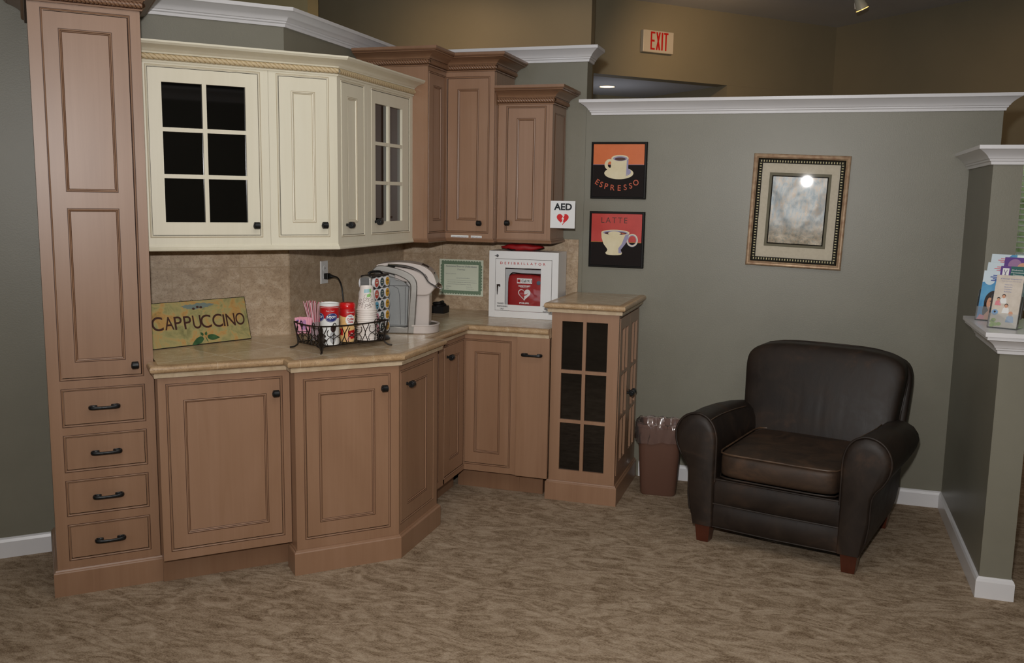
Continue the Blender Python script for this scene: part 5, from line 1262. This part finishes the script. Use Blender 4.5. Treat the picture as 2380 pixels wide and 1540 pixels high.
TEAL = flat('printed_teal', (22, 92, 88), .4); PURP = flat('printed_purple', (88, 48, 130), .4); BEI = noisy('printed_beige_parchment', (196, 184, 170), (212, 202, 190), (30, 30, 30), rough=.5); PNKL = flat('printed_pink', (214, 130, 140), .4); BLUL = flat('printed_blue', (70, 90, 160), .4); GRNL = flat('printed_green', (140, 170, 60), .4)
def brochure(x, y, rz, k, label, draw, mats, group):
    t = thing('brochure', label, 'brochure', (x, y, LZ), rz, group)
    z0, y0 = .0045+.034*k, .038*k+.001; m = MB(); m.box(-.050, .050, y0, y0+.003, z0, z0+.205); m.v = [(a, b_+.30*c, c) for a, b_, c in m.v]; m.build('cover_sheet', WHITE, t)
    m = MB(); draw(m)
    m.v = [(a*.100, y0-.0004+b_+.30*(z0+c*.205), z0+c*.205) for a, b_, c in m.v]; m.build('printed_cover', mats, t)
def R2(m, x0, x1, z0, z1, mi, l=0): m.poly([(x0, z0), (x1, z0), (x1, z1), (x0, z1)], -.0003*l, mi)
def E2(m, x, z, rx, rz, mi, l=1): m.poly(circ(x, z, rx, rz, 24), -.0003*l, mi)
def smile(tc):
    def f(m):
        R2(m, -.5, .5, 0, 1, 0); m.poly([(-.5, .76), (-.1, .79), (.06, .88), (.30, 1), (-.5, 1)], -.0003, 1); E2(m, -.22, .80, .20, .09, 1, 2)
        for k, (a, b_) in enumerate(((-.12, .34), (-.22, .36), (-.12, .30), (-.18, .38))): R2(m, a, b_, .90-.035*k, .92-.035*k, tc, 3)
        E2(m, .05, .36, .36, .24, 3, 2); E2(m, -.12, .20, .20, .20, 3, 2); m.poly([(-.25, .0), (.33, 0), (.30, .10), (.12, .20), (-.08, .20), (-.22, .10)], -.0009, 2); E2(m, .05, .34, .25, .17, 2, 4)
        m.poly([(-.5, 0), (-.22, 0), (-.2, .08), (-.4, .1)], -.0012, 5)
        for s in (-1, 1): E2(m, .05+s*.10, .38, .045, .008, 3, 5)
        m.poly(circ(.05, .275, .11, .035, 20, pi, 2*pi), -.0016, 1); m.poly(circ(.05, .45, .26, .09, 20, 0, pi), -.0014, 3)
    return f
sm = [SKYB, PALE, SKIN, HAIR, BLUL, PNKL]
for k, (tc, lb) in enumerate(((4, 'front blue brochure with a smiling woman and blue title lines, left stack'), (5, 'middle blue and white brochure with pink title lines, left stack'), (5, 'rearmost blue and white brochure with pink title lines, left stack'))):
    brochure(.745, 4.352, rad(-24), k, lb, smile(tc), sm, 'brochures on the ledge')
def implants(m):
    R2(m, -.5, .5, 0, 1, 0); m.text('Dental Implants', .05, .93, .030, -.0004, 1, w=.78, shear=.2); m.text('Teeth That Look, Work & Feel', .05, .885, .014, -.0004, 1, w=.7)
    for k, tx in enumerate(('Naturally', 'Beautiful', 'Confident', 'Smile')): m.text(tx, -.02, .82-.045*k, .020, -.0004, 1, w=.28)
    for x, z, s, h, c in ((-.12, .60, .07, 3, 5), (-.30, .54, .06, 3, 6), (.02, .42, .07, 3, 5), (.22, .27, .08, 2, 4)):
        E2(m, x, z, s, s*.55, h, 3); E2(m, x, z-.012, s*.85, s*.45, 2, 4); m.poly([(x-s*1.9, z-s*2.1), (x+s*1.9, z-s*2.1), (x+s*1.5, z-s*.8), (x+s*.6, z-s*.45), (x-s*.6, z-s*.45), (x-s*1.5, z-s*.8)], -.0006, c)
    E2(m, -.36, .28, .12, .055, 4, 6); E2(m, -.36, .29, .04, .02, 3, 7)
    for x, z in ((-.42, .10), (-.28, .05), (-.36, .13), (-.15, .06), (-.45, .03)): E2(m, max(x, -.40), z, .09, .035, 7, 5)
brochure(.752, 4.100, rad(-24), 0, 'beige Dental Implants brochure with a family picture at the front corner', implants, [BEI, BLUL, SKIN, HAIR, flat('printed_light_blue', (120, 160, 200), .4), WHITE, PNKL, GRNL], 'brochures on the ledge')
def diab(m):
    R2(m, -.5, .5, 0, 1, 0); R2(m, -.5, -.12, 0, 1, 1, 1); R2(m, -.42, -.18, .72, .96, 2, 2)
    for k, tx in enumerate(('Diabetes &', 'Periodontal', 'Disease')): m.text(tx, .17, .93-.048*k, .026, -.0008, 2, w=(.5, .52, .36)[k])
    m.tube([(-.36, -.0008, .76), (-.30, -.0008, .86), (-.36, -.0008, .93)], .006, 4, 1); m.tube([(-.24, -.0008, .76), (-.30, -.0008, .86), (-.24, -.0008, .93)], .006, 4, 1)
brochure(.752, 4.100, rad(-24), 1, 'teal and purple Diabetes and Periodontal Disease brochure behind the beige one', diab, [TEAL, PURP, WHITE], 'brochures on the ledge')
def pur(m):
    R2(m, -.5, .5, 0, 1, 0); E2(m, -.1, .85, .25, .12, 1, 1); E2(m, .2, .80, .2, .1, 2, 2); E2(m, -.2, .76, .12, .06, 3, 3)
brochure(.752, 4.100, rad(-24), 2, 'dark purple photo brochure at the back of the near stack', pur, [PURP, flat('printed_mauve', (150, 110, 150), .4), SKIN, PNKL], 'brochures on the ledge')
